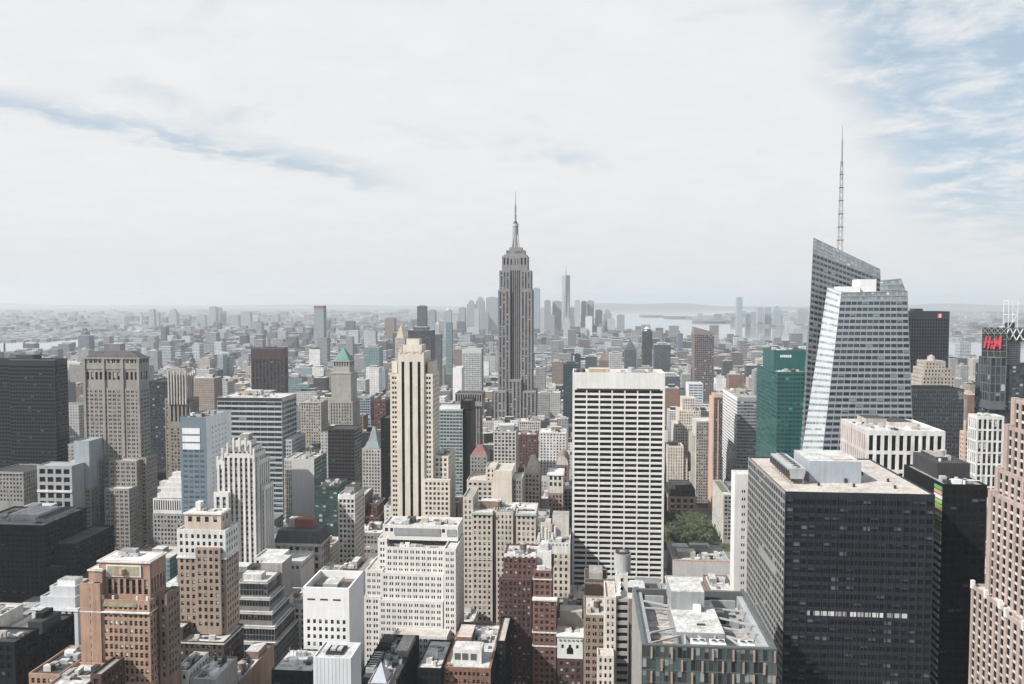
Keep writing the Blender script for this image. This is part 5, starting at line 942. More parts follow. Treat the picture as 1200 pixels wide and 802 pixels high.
b.bx('penthouse', X(528), X(562), D + 8, D + 19, zr, zr + 7.5, WHITE, RF_W); b.bx('penthouse_window', X(530), X(537), D + 7.8, D + 7.98, zr + 2, zr + 5.5, G_DK); b.bx('penthouse_window', X(539), X(546), D + 7.8, D + 7.98, zr + 2, zr + 5.5, G_DK); b.bx('penthouse_window', X(549), X(556), D + 7.8, D + 7.98, zr + 2, zr + 5.5, G_DK)
b.bx('bulkhead', X(526), X(544), D + 28, D + 46, zr, zr + 6, wall('loft_brick', ()), RF_T); b.bx('planter', X(523), X(526), D + 3, D + 5, zr, zr + 1.8, TERRA); b.bx('walkway', X(553), X(557), D + 20, D + 40, zr, zr + .5, GREYM); b.clutter(X(528), X(573), D + 20, D + 58, zr, 18, 8); b.blk(S(BLACKM, G_GY, 3.2, .35, 3.8, .4, .3, 1, 2, 1), X(576), X(587), D + 24, D + 60, 0, Z(772), 'FR', roof=RF_T); b.done()
b = B('white_gable_rowhouse', 'narrow brick building with an ornate white top storey and arched window', 'townhouse', 653, 683, 745, 470, 26, None, 'ornate white topped house')
X, Z, D = b.x, b.z, b.D; b.blk(S(DKRED, G_DK, 3.2, .5, 3.9, .5, .3), z1=Z(772), par=0); b.blk(S(wall('mint_white_stone', (0.66, 0.70, 0.67), .08), G_DK, 4.6, .3, 4.5, .45, .35, 1, 5, 1), z0=Z(772), z1=Z(746), roof=RF_G)
m1 = MB(); cxx, czz = X(668), Z(762); pts = [(cxx + 1.9 * math.cos(math.pi * i / 10), D - .06, czz + 1.9 * math.sin(math.pi * i / 10)) for i in range(11)] + [(cxx - 1.9, D - .06, czz - 2.4), (cxx + 1.9, D - .06, czz - 2.4)]; m1.face(pts, BLACKM); b.part('arched_window', m1)
for i in range(6): b.bx('dentil', X(655 + i * 5), X(655 + i * 5) + 1.2, D - .5, D - .02, Z(751), Z(749.5), COPPER)
b.band(b.X0, b.X1, D, b.Y1, Z(747), .8, .5, WHITE); b.clutter(b.X0 + 1, b.X1 - 1, D + 4, b.Y1 - 2, b.Z - 1, 6, 3); b.bx('bulkhead', X(655), X(682), D + 14, D + 24, b.Z - 1, Z(727), BEIGE, RF_T); b.done()
b = B('red_brick_bulkhead_house', 'red brick building with metal tanks on its roof behind the ornate white topped house', 'apartment building', 652, 683, 717, 512, 24, 745)
b.blk(S(wall('sienna_brick', (0.20, 0.10, 0.075), .2), G_DK, 4, .3, 4, .5), roof=RF_G); zr = b.Z - 1
for i in range(5): m1 = MB(); m1.cyl(b.X0 + 2.5 + i * 3, b.D + 4 + (i % 2) * 8, zr, zr + 5 + (i % 3), 1.5, [CHAR, WHITEM, GREYM, STEEL, CHAR][i], 12, bottom=True); b.part('roof_tank', m1)
b.tank(b.X0 + 9, b.D + 18, zr, .9, wall('ochre_wood', (0.42, 0.29, 0.17), .2)); b.done()
b = B('brown_loft_building', 'tall brown brick loft with arched top windows and grouped bays, beside the cream pencil tower', 'loft building', 684, 710, 721, 450, 30, None, 'brown brick loft')
X, Z, D = b.x, b.z, b.D; b.blk(S(wall('sand_brown_brick', (0.32, 0.235, 0.175), .25), G_DK, 3.8, .62, 4.0, .55, .35, 2, 1.6, .6), roof=RF_T); b.clutter(b.X0 + 1, b.X1 - 1, D + 3, b.Y1 - 3, b.Z - 1, 9, 3, 1); b.done()
b = B('rust_plant_block', 'blank rust brown brick box with roof railings, before the white grid tower', 'office building', 685, 712, 683, 520, 28, 720)
b.blk(S(wall('rust_brick', (0.34, 0.205, 0.15), .2), None, 400), roof=RF_D, par=.5)
for i in range(7): b.bx('railing_post', b.X0 + 1 + i * 2, b.X0 + 1.3 + i * 2, b.D + .4, b.D + .7, b.Z - .5, b.Z + 2.2, CHAR)
b.bx('railing', b.X0 + .5, b.X1 - .5, b.D + .4, b.D + .6, b.Z + 2.0, b.Z + 2.3, GREYM); b.bx('plant_box', b.X0 + 3, b.X1 - 3, b.D + 8, b.Y1 - 4, b.Z - .5, b.Z + 3.5, BEIGE, RF_G); b.done()
b = B('cream_pencil_tower', 'cream pencil tower with a round silver tank on top, beside the green glass building', 'office tower', 709, 722, 700, 372, 22, None, 'cream pencil tower')
X, Z, D = b.x, b.z, b.D; cp = S(CREAM, G_DK, 2.6, .4, 3.5, .5, .3, 1, 1.2, .4); b.blk(cp, roof=RF_T); b.blk(cp, X(700), X(719), D - 8, D - .05, 0, Z(760), 'F', roof=RF_T)
b.blk(S(LIME, G_BK, 8, .94, 3.6, .5, .6, 1, 1.2, .3), X(722) + .05, X(737), D + 1, D + 24, 0, Z(703), 'F', roof=RF_G); b.blk(S(PALE, G_DK, 3, .3, 4, .4), X(723), X(737), D + 9, D + 22, Z(703) - 1, Z(680), roof=RF_T)
m1 = MB(); m1.cyl(X(731), D + 15, Z(680) - 1, Z(659), 4.0, STEEL, 20); m1.cyl(X(731), D + 15, Z(659), Z(657), 3.4, CHAR, 20); m1.cyl(X(731), D + 15, Z(657), Z(655.5), 1.6, TERRA, 12, .2); b.part('round_tank', m1)
for i in range(4): m1 = MB(); m1.bar((X(722), D + 2, Z(702) - i * 2), (X(728), D + 9, Z(690) - i * 2), .5, WHITEM); b.part('pipe', m1)
b.done()

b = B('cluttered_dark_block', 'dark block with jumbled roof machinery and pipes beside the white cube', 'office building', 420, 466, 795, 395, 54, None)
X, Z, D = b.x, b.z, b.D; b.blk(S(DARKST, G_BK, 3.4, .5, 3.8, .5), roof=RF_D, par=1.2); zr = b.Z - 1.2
b.bx('plant_box', b.X0 + 2, b.X0 + 8.5, D + 34, D + 44, zr, zr + 5, CHAR, RF_D); b.bx('plant_box', b.X0 + 12.5, b.X1 - 1, D + 28, D + 48, zr, zr + 3.5, GREYST, RF_T); b.bx('cooling_unit', b.X0 + 1.5, b.X0 + 6, D + 8, D + 28, zr, zr + 2.4, STEEL, RF_W)
for i in range(7): b.bx('fin', b.X0 + 1.5, b.X0 + 6, D + 9 + i * 2.7, D + 9.7 + i * 2.7, zr + 2.4, zr + 2.8, CHAR)
for q in ((9.5, 24, 1.5), (11, 15, 1.2), (14, 22, 1.6), (9, 38, 1.3)): m1 = MB(); m1.cyl(b.X0 + q[0], D + q[1], zr, zr + 4, q[2], STEEL, 14); m1.cyl(b.X0 + q[0], D + q[1], zr + 4, zr + 5, q[2], CHAR, 14, q[2] * .3); b.part('vent', m1)
for i in range(9): m1 = MB(); r9 = random.Random(i); m1.bar((b.X0 + r9.uniform(6.5, 17), D + r9.uniform(5, 26), zr + r9.uniform(.5, 3)), (b.X0 + r9.uniform(6.5, 17), D + r9.uniform(10, 44), zr + r9.uniform(.5, 3)), .45, GREYM); b.part('pipe', m1)
b.clutter(b.X0 + 6, b.X1 - 1, D + 2, b.Y1 - 4, zr, 16, 5); b.done()
b = B('pyramid_skylight_house', 'small building with a pale glass pyramid skylight in front of the jumbled dark block', 'office building', 431, 455, 801, 366, 16, None)
b.blk(S(GREYST, G_DK, 3, .5, 3.6, .5), roof=RF_D, par=.4); m1 = MB(); m1.prism([(b.X0 + 1, b.D + 1), (b.X1 - 1, b.D + 1), (b.X1 - 1, b.Y1 - 5), (b.X0 + 1, b.Y1 - 5)], b.Z - .4, b.z(783), wall('frosted_glass', (0.45, 0.48, 0.54), .1, .3, .6), scale=.05); b.part('pyramid_skylight', m1); b.done()
b = B('small_white_roof_block', 'small black walled block with a lumpy white roof, left of the white roofed loft', 'office building', 489, 517, 783, 415, 36, None)
b.blk(S(BLACKM, G_BK, 3, .5, 3.8, .5), roof=RF_W, par=.8); b.bx('bulkhead', b.X0 + 3, b.X0 + 8, b.D + 10, b.D + 17, b.Z - .8, b.Z + 3.5, WHITE, RF_W); b.clutter(b.X0 + 1, b.X1 - 1, b.D + 2, b.Y1 - 2, b.Z - .8, 10, 4); b.done()
b = B('long_slanting_roof_house', 'long narrow house with pale junk covered roof below the tiered glass block', 'loft building', 259, 281, 798, 372, 44, None)
b.blk(S(BROWN, G_DK, 2.8, .5, 3.6, .5), roof=RF_W, par=1.0); b.bx('bulkhead', b.X0 + 1, b.X1 - 1.5, b.D + 26, b.D + 38, b.Z - 1, b.Z + 3, BROWN, RF_W); b.clutter(b.X0 + 1, b.X1 - 1, b.D + 1, b.D + 25, b.Z - 1, 12, 4, 1); b.done()
b = B('white_parapet_house', 'low house with white walls and dark sunken roof beside the orange brick hotel', 'office building', 203, 221, 786, 350, 20, None)
b.blk(S(WHITE, G_DK, 3, .4, 3.6, .5), roof=RF_D, par=1.4); b.clutter(b.X0 + 1, b.X1 - 1, b.D + 1, b.Y1 - 2, b.Z - 1.4, 5, 6); b.done()
b = B('flat_white_house', 'low house with flat white roof and small skylights beneath the white topped brown tower', 'office building', 223, 252, 796, 348, 24, None)
b.blk(S(GREYST, G_DK, 3, .4, 3.6, .5), roof=RF_W, par=.8); b.clutter(b.X0 + 1, b.X1 - 1, b.D + 1, b.Y1 - 2, b.Z - .8, 8, 6); b.done()

# ------------------------------------------------------------------ added tower out of view, placed to shade the dark terraced block
b = B('unseen_shade_tower', 'added unseen brown tower east of the dark terraced block, put there to shade it', 'office tower', 0, 60, 400, 455, 88, 802)
b.X0, b.X1, b.Z = -610.0, -528.0, 238.0; b.foot = [-610, -528, 455, 543]; b.loc = (-569.0, 499.0, 0.0); b.root.location = b.loc; b.zv = 0
b.blk(S(BROWN, G_DK, 5.0, .5, 4.0, .55, .3, 1, 3, 1), roof=RF_G); b.done(20)

# ------------------------------------------------------------------ park trees
leafm, m = new_mat('foliage')
g = m.n('ShaderNodeNewGeometry'); oi = m.n('ShaderNodeObjectInfo')
nn = m.n('ShaderNodeTexNoise', ins={'Vector': g.outputs['Position'], 'Scale': 0.35, 'Detail': 3.0})
tt = m.m('ADD', m.m('MULTIPLY', nn.outputs[0], .7), m.m('ADD', m.m('MULTIPLY', oi.outputs['Random'], .25), m.m('MULTIPLY', g.outputs['Random Per Island'], .25)))
_bsdf(m, m.mix(m.rng(tt, .3, .95), (0.045, 0.066, 0.032, 1), (0.135, 0.16, 0.085, 1)), .7, 0, .3)
bark = wall('bark', (0.09, 0.07, 0.055), .3)
def crown_mesh(seed, h=19.0, rad=5.2, n=1500):
    rd = random.Random(seed); mb = MB(); cl = []
    for i in range(16):
        a = rd.uniform(0, 6.28); rr = rad * rd.uniform(.1, .72); cl.append((rr * math.cos(a), rr * math.sin(a), rd.uniform(h * .48, h * .88), rd.uniform(1.5, 2.6)))
    for i in range(n):
        c = rd.choice(cl); u = np.array([rd.gauss(0, 1) for _ in range(3)]); u /= np.linalg.norm(u); q = np.array(c[:3]) + u * c[3] * rd.uniform(.75, 1.05)
        t = np.cross(u + np.array([rd.gauss(0, .5) for _ in range(3)]), (0.3, .2, 1)); t /= np.linalg.norm(t); s = np.cross(u, t); k = rd.uniform(.22, .55)
        mb.face([tuple(q - t * k), tuple(q + s * k * .7), tuple(q + t * k), tuple(q - s * k * .7)], leafm)
    return mb.mesh('crown')
def trunk_mesh(seed, h=19.0):
    rd = random.Random(seed + 50); mb = MB(); mb.cyl(0, 0, 0, h * .5, .38, bark, 8, .24)
    for i in range(6): a = i * 1.05 + rd.uniform(-.3, .3); mb.bar((0, 0, h * rd.uniform(.3, .48)), (2.8 * math.cos(a), 2.8 * math.sin(a), h * rd.uniform(.6, .75)), .2, bark)
    return mb.mesh('trunk')
crowns = [crown_mesh(s) for s in range(4)]; trunks = [trunk_mesh(s) for s in range(4)]
rd = random.Random(5); ti = 0
for j in range(9):
    for i in range(9):
        x = 86 + i * 6.6 + rd.uniform(-1.5, 1.5); y = 830 + j * 11 + rd.uniform(-2, 2)
        if proj(x, y, 15)[0] > 834 - max(0, j - 4) * 3: continue
        r_ = bpy.data.objects.new('park_tree', None); COL.objects.link(r_); r_.location = (x, y, 0); r_.rotation_euler = (0, 0, rd.uniform(0, 6.28)); s = rd.uniform(.80, 1.04); r_.scale = (s, s, s)
        r_['label'] = 'leafy green park tree in the dense grove beside the white grid tower'; r_['category'] = 'tree'; r_['group'] = 'trees in the city park'
        k = ti % 4; ti += 1
        for nm, me in (('trunk', trunks[k]), ('crown', crowns[k])): o = bpy.data.objects.new(nm, me); COL.objects.link(o); o.parent = r_
sheet('park_lawn', [[(76, 822), (150, 822), (150, 935), (76, 935)]], 0.2, wall('lawn', (0.06, 0.09, 0.035), .3))

# ------------------------------------------------------------------ far towers one can tell apart
FM = {
 'slate': facade_mat('slate_facade', (0.07, 0.085, 0.10), (0.04, 0.05, 0.06), wu=.7), 'blue': facade_mat('blue_grey_facade', (0.25, 0.29, 0.32), (0.12, 0.145, 0.165), wu=.6), 'pale': facade_mat('pale_facade', (0.40, 0.40, 0.395), (0.10, 0.11, 0.12)),  # blue: pale tone helps carry distance haze on far glass towers
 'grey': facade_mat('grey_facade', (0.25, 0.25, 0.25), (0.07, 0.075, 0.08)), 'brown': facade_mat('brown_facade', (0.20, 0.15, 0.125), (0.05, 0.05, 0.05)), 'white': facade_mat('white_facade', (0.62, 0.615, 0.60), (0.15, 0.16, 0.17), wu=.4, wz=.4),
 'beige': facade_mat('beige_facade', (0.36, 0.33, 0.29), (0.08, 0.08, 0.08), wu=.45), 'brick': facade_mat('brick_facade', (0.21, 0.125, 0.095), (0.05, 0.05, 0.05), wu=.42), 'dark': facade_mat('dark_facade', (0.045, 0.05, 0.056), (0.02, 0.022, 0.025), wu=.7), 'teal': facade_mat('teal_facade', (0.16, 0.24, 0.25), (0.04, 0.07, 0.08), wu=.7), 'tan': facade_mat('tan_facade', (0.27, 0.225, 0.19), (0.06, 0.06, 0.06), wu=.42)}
TOWERS = []
def tower(xa, xb, yt, D, k, label, cat='skyscraper', top=None, L=None, name='distant_tower', group='distant towers on the skyline'):
    X0, Z = un(xa, yt, D); X1, _ = un(xb, yt, D); L = L or min(60, X1 - X0); mt = FM[k]
    loc = ((X0 + X1) / 2, D + L / 2, 0); r_ = bpy.data.objects.new(name, None); COL.objects.link(r_); r_.location = loc
    r_['label'] = label; r_['category'] = cat
    if group: r_['group'] = group
    w = X1 - X0; mb = MB(); zt = Z
    if top == 'step': zt = Z - w * .5
    if top == 'pyr': zt = Z - w * .9
    if top == 'dome': zt = Z - w * .45
    mb.box(X0, X1, D, D + L, 0, zt, mt); mb.build('wall', r_, loc)
    t = MB()
    if top == 'step': t.box(X0 + w * .18, X1 - w * .18, D + L * .18, D + L * .82, zt, zt + w * .3, mt); t.box(X0 + w * .32, X1 - w * .32, D + L * .32, D + L * .68, zt + w * .3, Z, mt); t.build('stepped_crown', r_, loc)
    elif top == 'pyr': t.prism([(X0, D), (X1, D), (X1, D + L), (X0, D + L)], zt, Z, mt, scale=.04); t.build('pyramid_roof', r_, loc)
    elif top == 'dome': t.cyl(loc[0], loc[1], zt, zt + w * .2, w * .46, mt, 14, w * .36); t.cyl(loc[0], loc[1], zt + w * .2, Z, w * .36, mt, 14, w * .08); t.build('dome_roof', r_, loc)
    else: t.box(X0 + w * .2, X1 - w * .2, D + L * .2, D + L * .8, zt, zt + min(6, w * .12), FM['grey'] if k != 'dark' else mt); t.build('roof_plant', r_, loc)
    TOWERS.append((X0, X1, D, D + L, xa, xb, yt)); return r_, (X0, X1, D, D + L, Z)
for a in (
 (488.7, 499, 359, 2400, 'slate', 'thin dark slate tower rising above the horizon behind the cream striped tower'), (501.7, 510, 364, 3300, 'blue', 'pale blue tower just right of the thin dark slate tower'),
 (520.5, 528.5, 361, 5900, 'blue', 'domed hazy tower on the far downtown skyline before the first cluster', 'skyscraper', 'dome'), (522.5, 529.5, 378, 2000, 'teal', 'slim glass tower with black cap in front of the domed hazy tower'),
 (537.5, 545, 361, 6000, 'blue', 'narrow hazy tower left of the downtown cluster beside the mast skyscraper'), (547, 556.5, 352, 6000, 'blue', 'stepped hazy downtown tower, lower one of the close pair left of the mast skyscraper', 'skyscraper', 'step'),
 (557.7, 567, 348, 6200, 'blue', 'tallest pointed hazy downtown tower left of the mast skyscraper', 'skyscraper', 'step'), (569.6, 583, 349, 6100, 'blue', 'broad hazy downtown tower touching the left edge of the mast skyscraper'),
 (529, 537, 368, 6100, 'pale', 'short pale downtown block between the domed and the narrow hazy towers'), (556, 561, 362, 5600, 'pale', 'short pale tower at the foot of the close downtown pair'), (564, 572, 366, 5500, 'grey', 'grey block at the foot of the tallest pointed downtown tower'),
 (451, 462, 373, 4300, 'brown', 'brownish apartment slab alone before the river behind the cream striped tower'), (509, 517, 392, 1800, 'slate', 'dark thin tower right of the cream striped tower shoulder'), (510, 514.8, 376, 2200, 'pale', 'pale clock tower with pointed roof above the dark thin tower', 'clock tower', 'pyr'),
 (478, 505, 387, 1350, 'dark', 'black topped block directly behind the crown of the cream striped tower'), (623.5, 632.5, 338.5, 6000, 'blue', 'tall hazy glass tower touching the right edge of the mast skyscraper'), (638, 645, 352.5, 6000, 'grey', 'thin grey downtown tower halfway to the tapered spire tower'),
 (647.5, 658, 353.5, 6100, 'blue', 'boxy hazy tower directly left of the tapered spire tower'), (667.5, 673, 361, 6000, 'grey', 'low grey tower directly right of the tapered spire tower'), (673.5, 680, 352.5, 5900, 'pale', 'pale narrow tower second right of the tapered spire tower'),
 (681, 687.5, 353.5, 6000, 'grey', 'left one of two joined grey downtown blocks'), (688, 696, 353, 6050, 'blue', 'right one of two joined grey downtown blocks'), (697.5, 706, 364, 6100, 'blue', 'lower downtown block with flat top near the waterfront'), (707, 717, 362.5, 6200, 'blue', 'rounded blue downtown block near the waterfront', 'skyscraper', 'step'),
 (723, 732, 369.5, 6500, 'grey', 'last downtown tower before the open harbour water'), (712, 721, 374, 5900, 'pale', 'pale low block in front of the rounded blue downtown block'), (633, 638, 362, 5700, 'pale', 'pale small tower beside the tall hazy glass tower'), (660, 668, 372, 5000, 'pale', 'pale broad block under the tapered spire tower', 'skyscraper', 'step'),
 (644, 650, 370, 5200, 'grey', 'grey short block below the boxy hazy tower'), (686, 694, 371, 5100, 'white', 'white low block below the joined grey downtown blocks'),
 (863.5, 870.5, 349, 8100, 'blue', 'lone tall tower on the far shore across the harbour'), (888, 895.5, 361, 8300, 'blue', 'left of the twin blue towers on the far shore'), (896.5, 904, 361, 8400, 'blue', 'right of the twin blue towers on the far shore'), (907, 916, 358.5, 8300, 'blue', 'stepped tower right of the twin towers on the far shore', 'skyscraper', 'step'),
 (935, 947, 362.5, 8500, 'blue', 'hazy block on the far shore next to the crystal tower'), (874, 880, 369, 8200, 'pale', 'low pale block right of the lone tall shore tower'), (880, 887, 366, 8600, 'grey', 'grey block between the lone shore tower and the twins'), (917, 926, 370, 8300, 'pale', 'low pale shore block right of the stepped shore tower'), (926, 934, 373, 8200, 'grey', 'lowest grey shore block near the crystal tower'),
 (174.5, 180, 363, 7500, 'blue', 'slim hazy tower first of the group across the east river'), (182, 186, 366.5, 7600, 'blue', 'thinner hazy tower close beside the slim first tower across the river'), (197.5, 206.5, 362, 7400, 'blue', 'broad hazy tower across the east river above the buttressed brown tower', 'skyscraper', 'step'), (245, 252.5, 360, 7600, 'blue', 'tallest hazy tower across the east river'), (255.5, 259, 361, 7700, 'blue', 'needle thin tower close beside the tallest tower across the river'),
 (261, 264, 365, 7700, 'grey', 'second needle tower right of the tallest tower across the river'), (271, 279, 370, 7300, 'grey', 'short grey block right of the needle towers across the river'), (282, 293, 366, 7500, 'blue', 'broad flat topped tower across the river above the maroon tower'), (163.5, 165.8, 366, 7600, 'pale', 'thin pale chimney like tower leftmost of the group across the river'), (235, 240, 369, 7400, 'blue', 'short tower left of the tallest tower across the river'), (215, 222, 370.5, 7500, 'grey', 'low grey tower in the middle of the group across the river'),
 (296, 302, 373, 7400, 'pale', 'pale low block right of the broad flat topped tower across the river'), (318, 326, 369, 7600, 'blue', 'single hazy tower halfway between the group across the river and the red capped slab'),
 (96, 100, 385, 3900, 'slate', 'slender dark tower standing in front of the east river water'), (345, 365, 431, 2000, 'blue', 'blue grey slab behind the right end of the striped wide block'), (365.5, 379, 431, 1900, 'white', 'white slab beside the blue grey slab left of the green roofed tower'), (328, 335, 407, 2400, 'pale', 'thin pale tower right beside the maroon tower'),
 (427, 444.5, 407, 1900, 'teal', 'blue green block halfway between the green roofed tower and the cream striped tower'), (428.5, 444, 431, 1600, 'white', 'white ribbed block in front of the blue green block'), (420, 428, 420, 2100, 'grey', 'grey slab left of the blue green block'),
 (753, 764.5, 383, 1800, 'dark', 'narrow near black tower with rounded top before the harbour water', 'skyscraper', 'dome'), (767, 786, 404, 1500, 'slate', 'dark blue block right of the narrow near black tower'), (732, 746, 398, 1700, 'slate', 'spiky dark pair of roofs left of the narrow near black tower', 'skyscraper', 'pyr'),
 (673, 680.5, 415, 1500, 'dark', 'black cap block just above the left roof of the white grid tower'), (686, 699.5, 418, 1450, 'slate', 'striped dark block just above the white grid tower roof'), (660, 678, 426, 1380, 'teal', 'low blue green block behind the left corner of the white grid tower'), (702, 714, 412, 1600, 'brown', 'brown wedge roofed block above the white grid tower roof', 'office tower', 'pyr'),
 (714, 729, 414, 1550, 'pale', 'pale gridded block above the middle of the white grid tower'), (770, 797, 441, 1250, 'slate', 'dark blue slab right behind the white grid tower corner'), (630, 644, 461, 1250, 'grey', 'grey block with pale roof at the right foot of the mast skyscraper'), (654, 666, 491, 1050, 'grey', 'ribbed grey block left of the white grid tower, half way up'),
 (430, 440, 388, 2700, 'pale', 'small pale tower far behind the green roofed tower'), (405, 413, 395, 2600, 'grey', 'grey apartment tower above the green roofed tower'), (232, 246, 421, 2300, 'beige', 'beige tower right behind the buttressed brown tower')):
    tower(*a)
tower(368, 379, 361, 2900, 'blue', 'tall slab with a reddish top standing alone left of the green roofed tower')
x0, z0 = un(368, 361, 2900); x1, _ = un(379, 361, 2900); m1 = MB(); m1.box(x0 - .5, x1 + .5, 2899, 2930, z0 - 1, z0 + 8, wall('reddish_cap', (0.28, 0.12, 0.12), .1)); c = m1.build('red_cap', bpy.data.objects[[o.name for o in bpy.data.objects if o.get('label', '').startswith('tall slab with a reddish')][0]], ((x0 + x1) / 2, 2900 + min(60, x1 - x0) / 2, 0))
# tapered tower with spire
D = 5900; xa, zt = un(659, 323, D); xb, _ = un(667.5, 323, D); xm = (xa + xb) / 2; w = (xb - xa) / 2 * 1.15
r_ = bpy.data.objects.new('tapered_spire_tower', None); COL.objects.link(r_); r_.location = (xm, D, 0); r_['label'] = 'hazy tapered glass tower with a thin spire, tallest of the downtown skyline'; r_['category'] = 'skyscraper'
m1 = MB(); bs = [(xm - w, D - w), (xm, D - w), (xm + w, D - w), (xm + w, D), (xm + w, D + w), (xm, D + w), (xm - w, D + w), (xm - w, D)]; q = w * .98
tp = [(xm - q * .5, D - q * .5), (xm, D - q), (xm + q * .5, D - q * .5), (xm + q, D), (xm + q * .5, D + q * .5), (xm, D + q), (xm - q * .5, D + q * .5), (xm - q, D)]
m1.prism(bs, 0, zt, FM['blue'], top=tp); m1.build('wall', r_, (xm, D, 0)); m1 = MB(); m1.cyl(xm, D, zt, Zat(311, D, 663), 4.5, GREYM, 8, 1.2); m1.build('spire', r_, (xm, D, 0))
TOWERS.append((xm - w, xm + w, D - w, D + w, 659, 667, 323))

# ------------------------------------------------------------------ the city between: lots along the street grid
rd = random.Random(11)
NH = len(HEROES)
def px_span(X0, X1, Y0, Y1, Z):
    q = [proj(x, y, Z) for x in (X0, X1) for y in (Y0, Y1)]; return min(p[0] for p in q), max(p[0] for p in q), min(p[1] for p in q)
LIM = []
for h in HEROES: s = px_span(h.foot[0], h.foot[1], h.foot[2], h.foot[3], h.Z); LIM.append((h.foot[2], s[0], s[1], h.vis))
LIM.append((828, 783, 838, 634)); LIM.append((1300, 578, 629, 492))
for t in TOWERS: LIM.append((t[2], t[4], t[5], max(t[6] + 10, min(470, 353 + 110000 / t[2]))))
OCC = [tuple(h.foot) for h in HEROES] + [t[:4] for t in TOWERS]
lots = []
def shoreW(y): return 1640 if y < 3500 else 1640 - (y - 3500) * .155 if y < 5200 else 1380 - (y - 5200) * .42
def shoreE(y): return -2550
Y = 448.0; row = 0
while Y < 2650:
    for half in (0, 1):
        y0 = Y + half * 31.5; dep = 30
        x = max(-0.80 * (y0 + 40), shoreE(y0))
        xe = min(0.60 * (y0 + 40), shoreW(y0))
        while x < xe:
            wd_ = rd.uniform(12, 34) * (1 if y0 < 1200 else 1.25)
            if (x + 2000 - 90) % 262 < 24: x += 8; continue
            x0, x1, y1 = x, x + wd_, y0 + dep; x += wd_ + (.6 if rd.random() < .7 else 4)
            u = rd.random()
            if y0 < 800: hgt = rd.uniform(35, 85) if u < .8 else rd.uniform(80, 120)
            elif y0 < 1300: hgt = rd.uniform(25, 70) if u < .8 else rd.uniform(70, 125)
            elif y0 < 1900: hgt = rd.uniform(18, 55) if u < .86 else rd.uniform(60, 115)
            else: hgt = rd.uniform(14, 40) if u < .92 else rd.uniform(45, 95)
            fp = (x0, x1, y0, y1); hit = False
            for o in OCC:
                if x0 < o[1] + .6 and x1 > o[0] - .6 and y0 < o[3] + .6 and y1 > o[2] - .6:
                    hit = True; break
            if hit: continue
            if 72 < x1 and x0 < 152 and 700 < y1 and y0 < 940: continue
            s = px_span(x0, x1, y0, y1, hgt)
            for (dh, a, c, v) in LIM:
                if dh > y0 - 20 and s[1] > a + .5 and s[0] < c - .5:
                    hgt = min(hgt, Zat(v + 2, y0, (s[0] + s[1]) / 2))
            if hgt < 9: hgt = 9 + rd.random() * 4 if y0 > 900 else 0
            if hgt <= 0: continue
            lots.append([x0, x1, y0, y1, hgt])
    Y += 80.5; row += 1
# what of each lot the picture shows: paint near to far on a coarse grid
GW, GH = 400, 268; occ = np.zeros((GH, GW), bool)
items = [('h', h.foot[2], h.foot, h.Z, None) for h in HEROES[:NH]] + [('l', l[2], l[:4], l[4], l) for l in lots] + [('t', t[2], t[:4], Zat(t[6], t[2], t[4]), None) for t in TOWERS]
items.sort(key=lambda t: t[1]); shown = []
for kd, d, fpt, Z, l in items:
    s = px_span(fpt[0], fpt[1], fpt[2], fpt[3], Z)
    f0 = proj(fpt[0], fpt[2], Z)[0]; f1 = proj(fpt[1], fpt[2], Z)[0]
    a, c = int(max(0, s[0] / 3)), int(min(GW - 1, s[1] / 3)); t = int(max(0, s[2] / 3)); bt = int(min(GH, proj(fpt[0], fpt[2], 0)[1] / 3))
    if c < 0 or a >= GW or t >= GH: continue
    sub = occ[t:bt, a:c + 1]; free = int((~sub).sum())
    if kd == 'l' and free > 0:
        rws = np.where((~sub).any(1))[0]; shown.append((free, l, s, (t + rws.max() + 1) * 3))
    sub[:] = True
shown.sort(key=lambda t: -t[0])
IND = shown[:262]; ind_ids = {id(t[1]) for t in IND}
# wording
KINDS = [('beige', 'beige brick', 'apartment building'), ('brick', 'red brick', 'brick building'), ('grey', 'grey', 'office building'), ('pale', 'pale stone', 'office building'), ('white', 'white', 'apartment building'), ('tan', 'tan brick', 'apartment building'), ('brown', 'brown brick', 'brick building'), ('dark', 'black glass', 'glass building'), ('blue', 'blue grey', 'glass building'), ('teal', 'teal grey', 'glass building')]
WGT = [15, 10, 18, 15, 11, 10, 9, 10, 9, 3]
SHORT = [(h, h.short) for h in HEROES[:NH] if h.short]
used = set()
def hero_px(h): s = px_span(*h.foot, h.Z); return (s[0], s[1], s[2], h.vis)
HP = [(h, sh, hero_px(h)) for h, sh in SHORT]
def relate(s, yv, D):
    cx_ = (s[0] + s[1]) / 2; cy_ = (s[2] + yv) / 2; out = []
    for h, sh, p in HP:
        hx = (max(p[0], 0) + min(p[1], 1200)) / 2; hy = (p[2] + min(p[3], 802)) / 2
        over = min(s[1], p[1]) - max(s[0], p[0]); dist = math.hypot(max(0, -over), (cy_ - hy) * .6)
        rel = (('above' if D > h.D else 'below') if over > 0 else ('left of' if cx_ < hx else 'right of'))
        if over > 0 and D > h.D: rel = 'peeking out behind'
        if over > 0 and D < h.D: rel = 'at the foot of'
        out.append((dist, rel, sh))
    out.sort(); return out
EXTRA = ['', 'with a flat roof', 'seen partly hidden', 'under bright roof', 'among packed roofs', 'with plain walls', 'with narrow front', 'with many small windows']
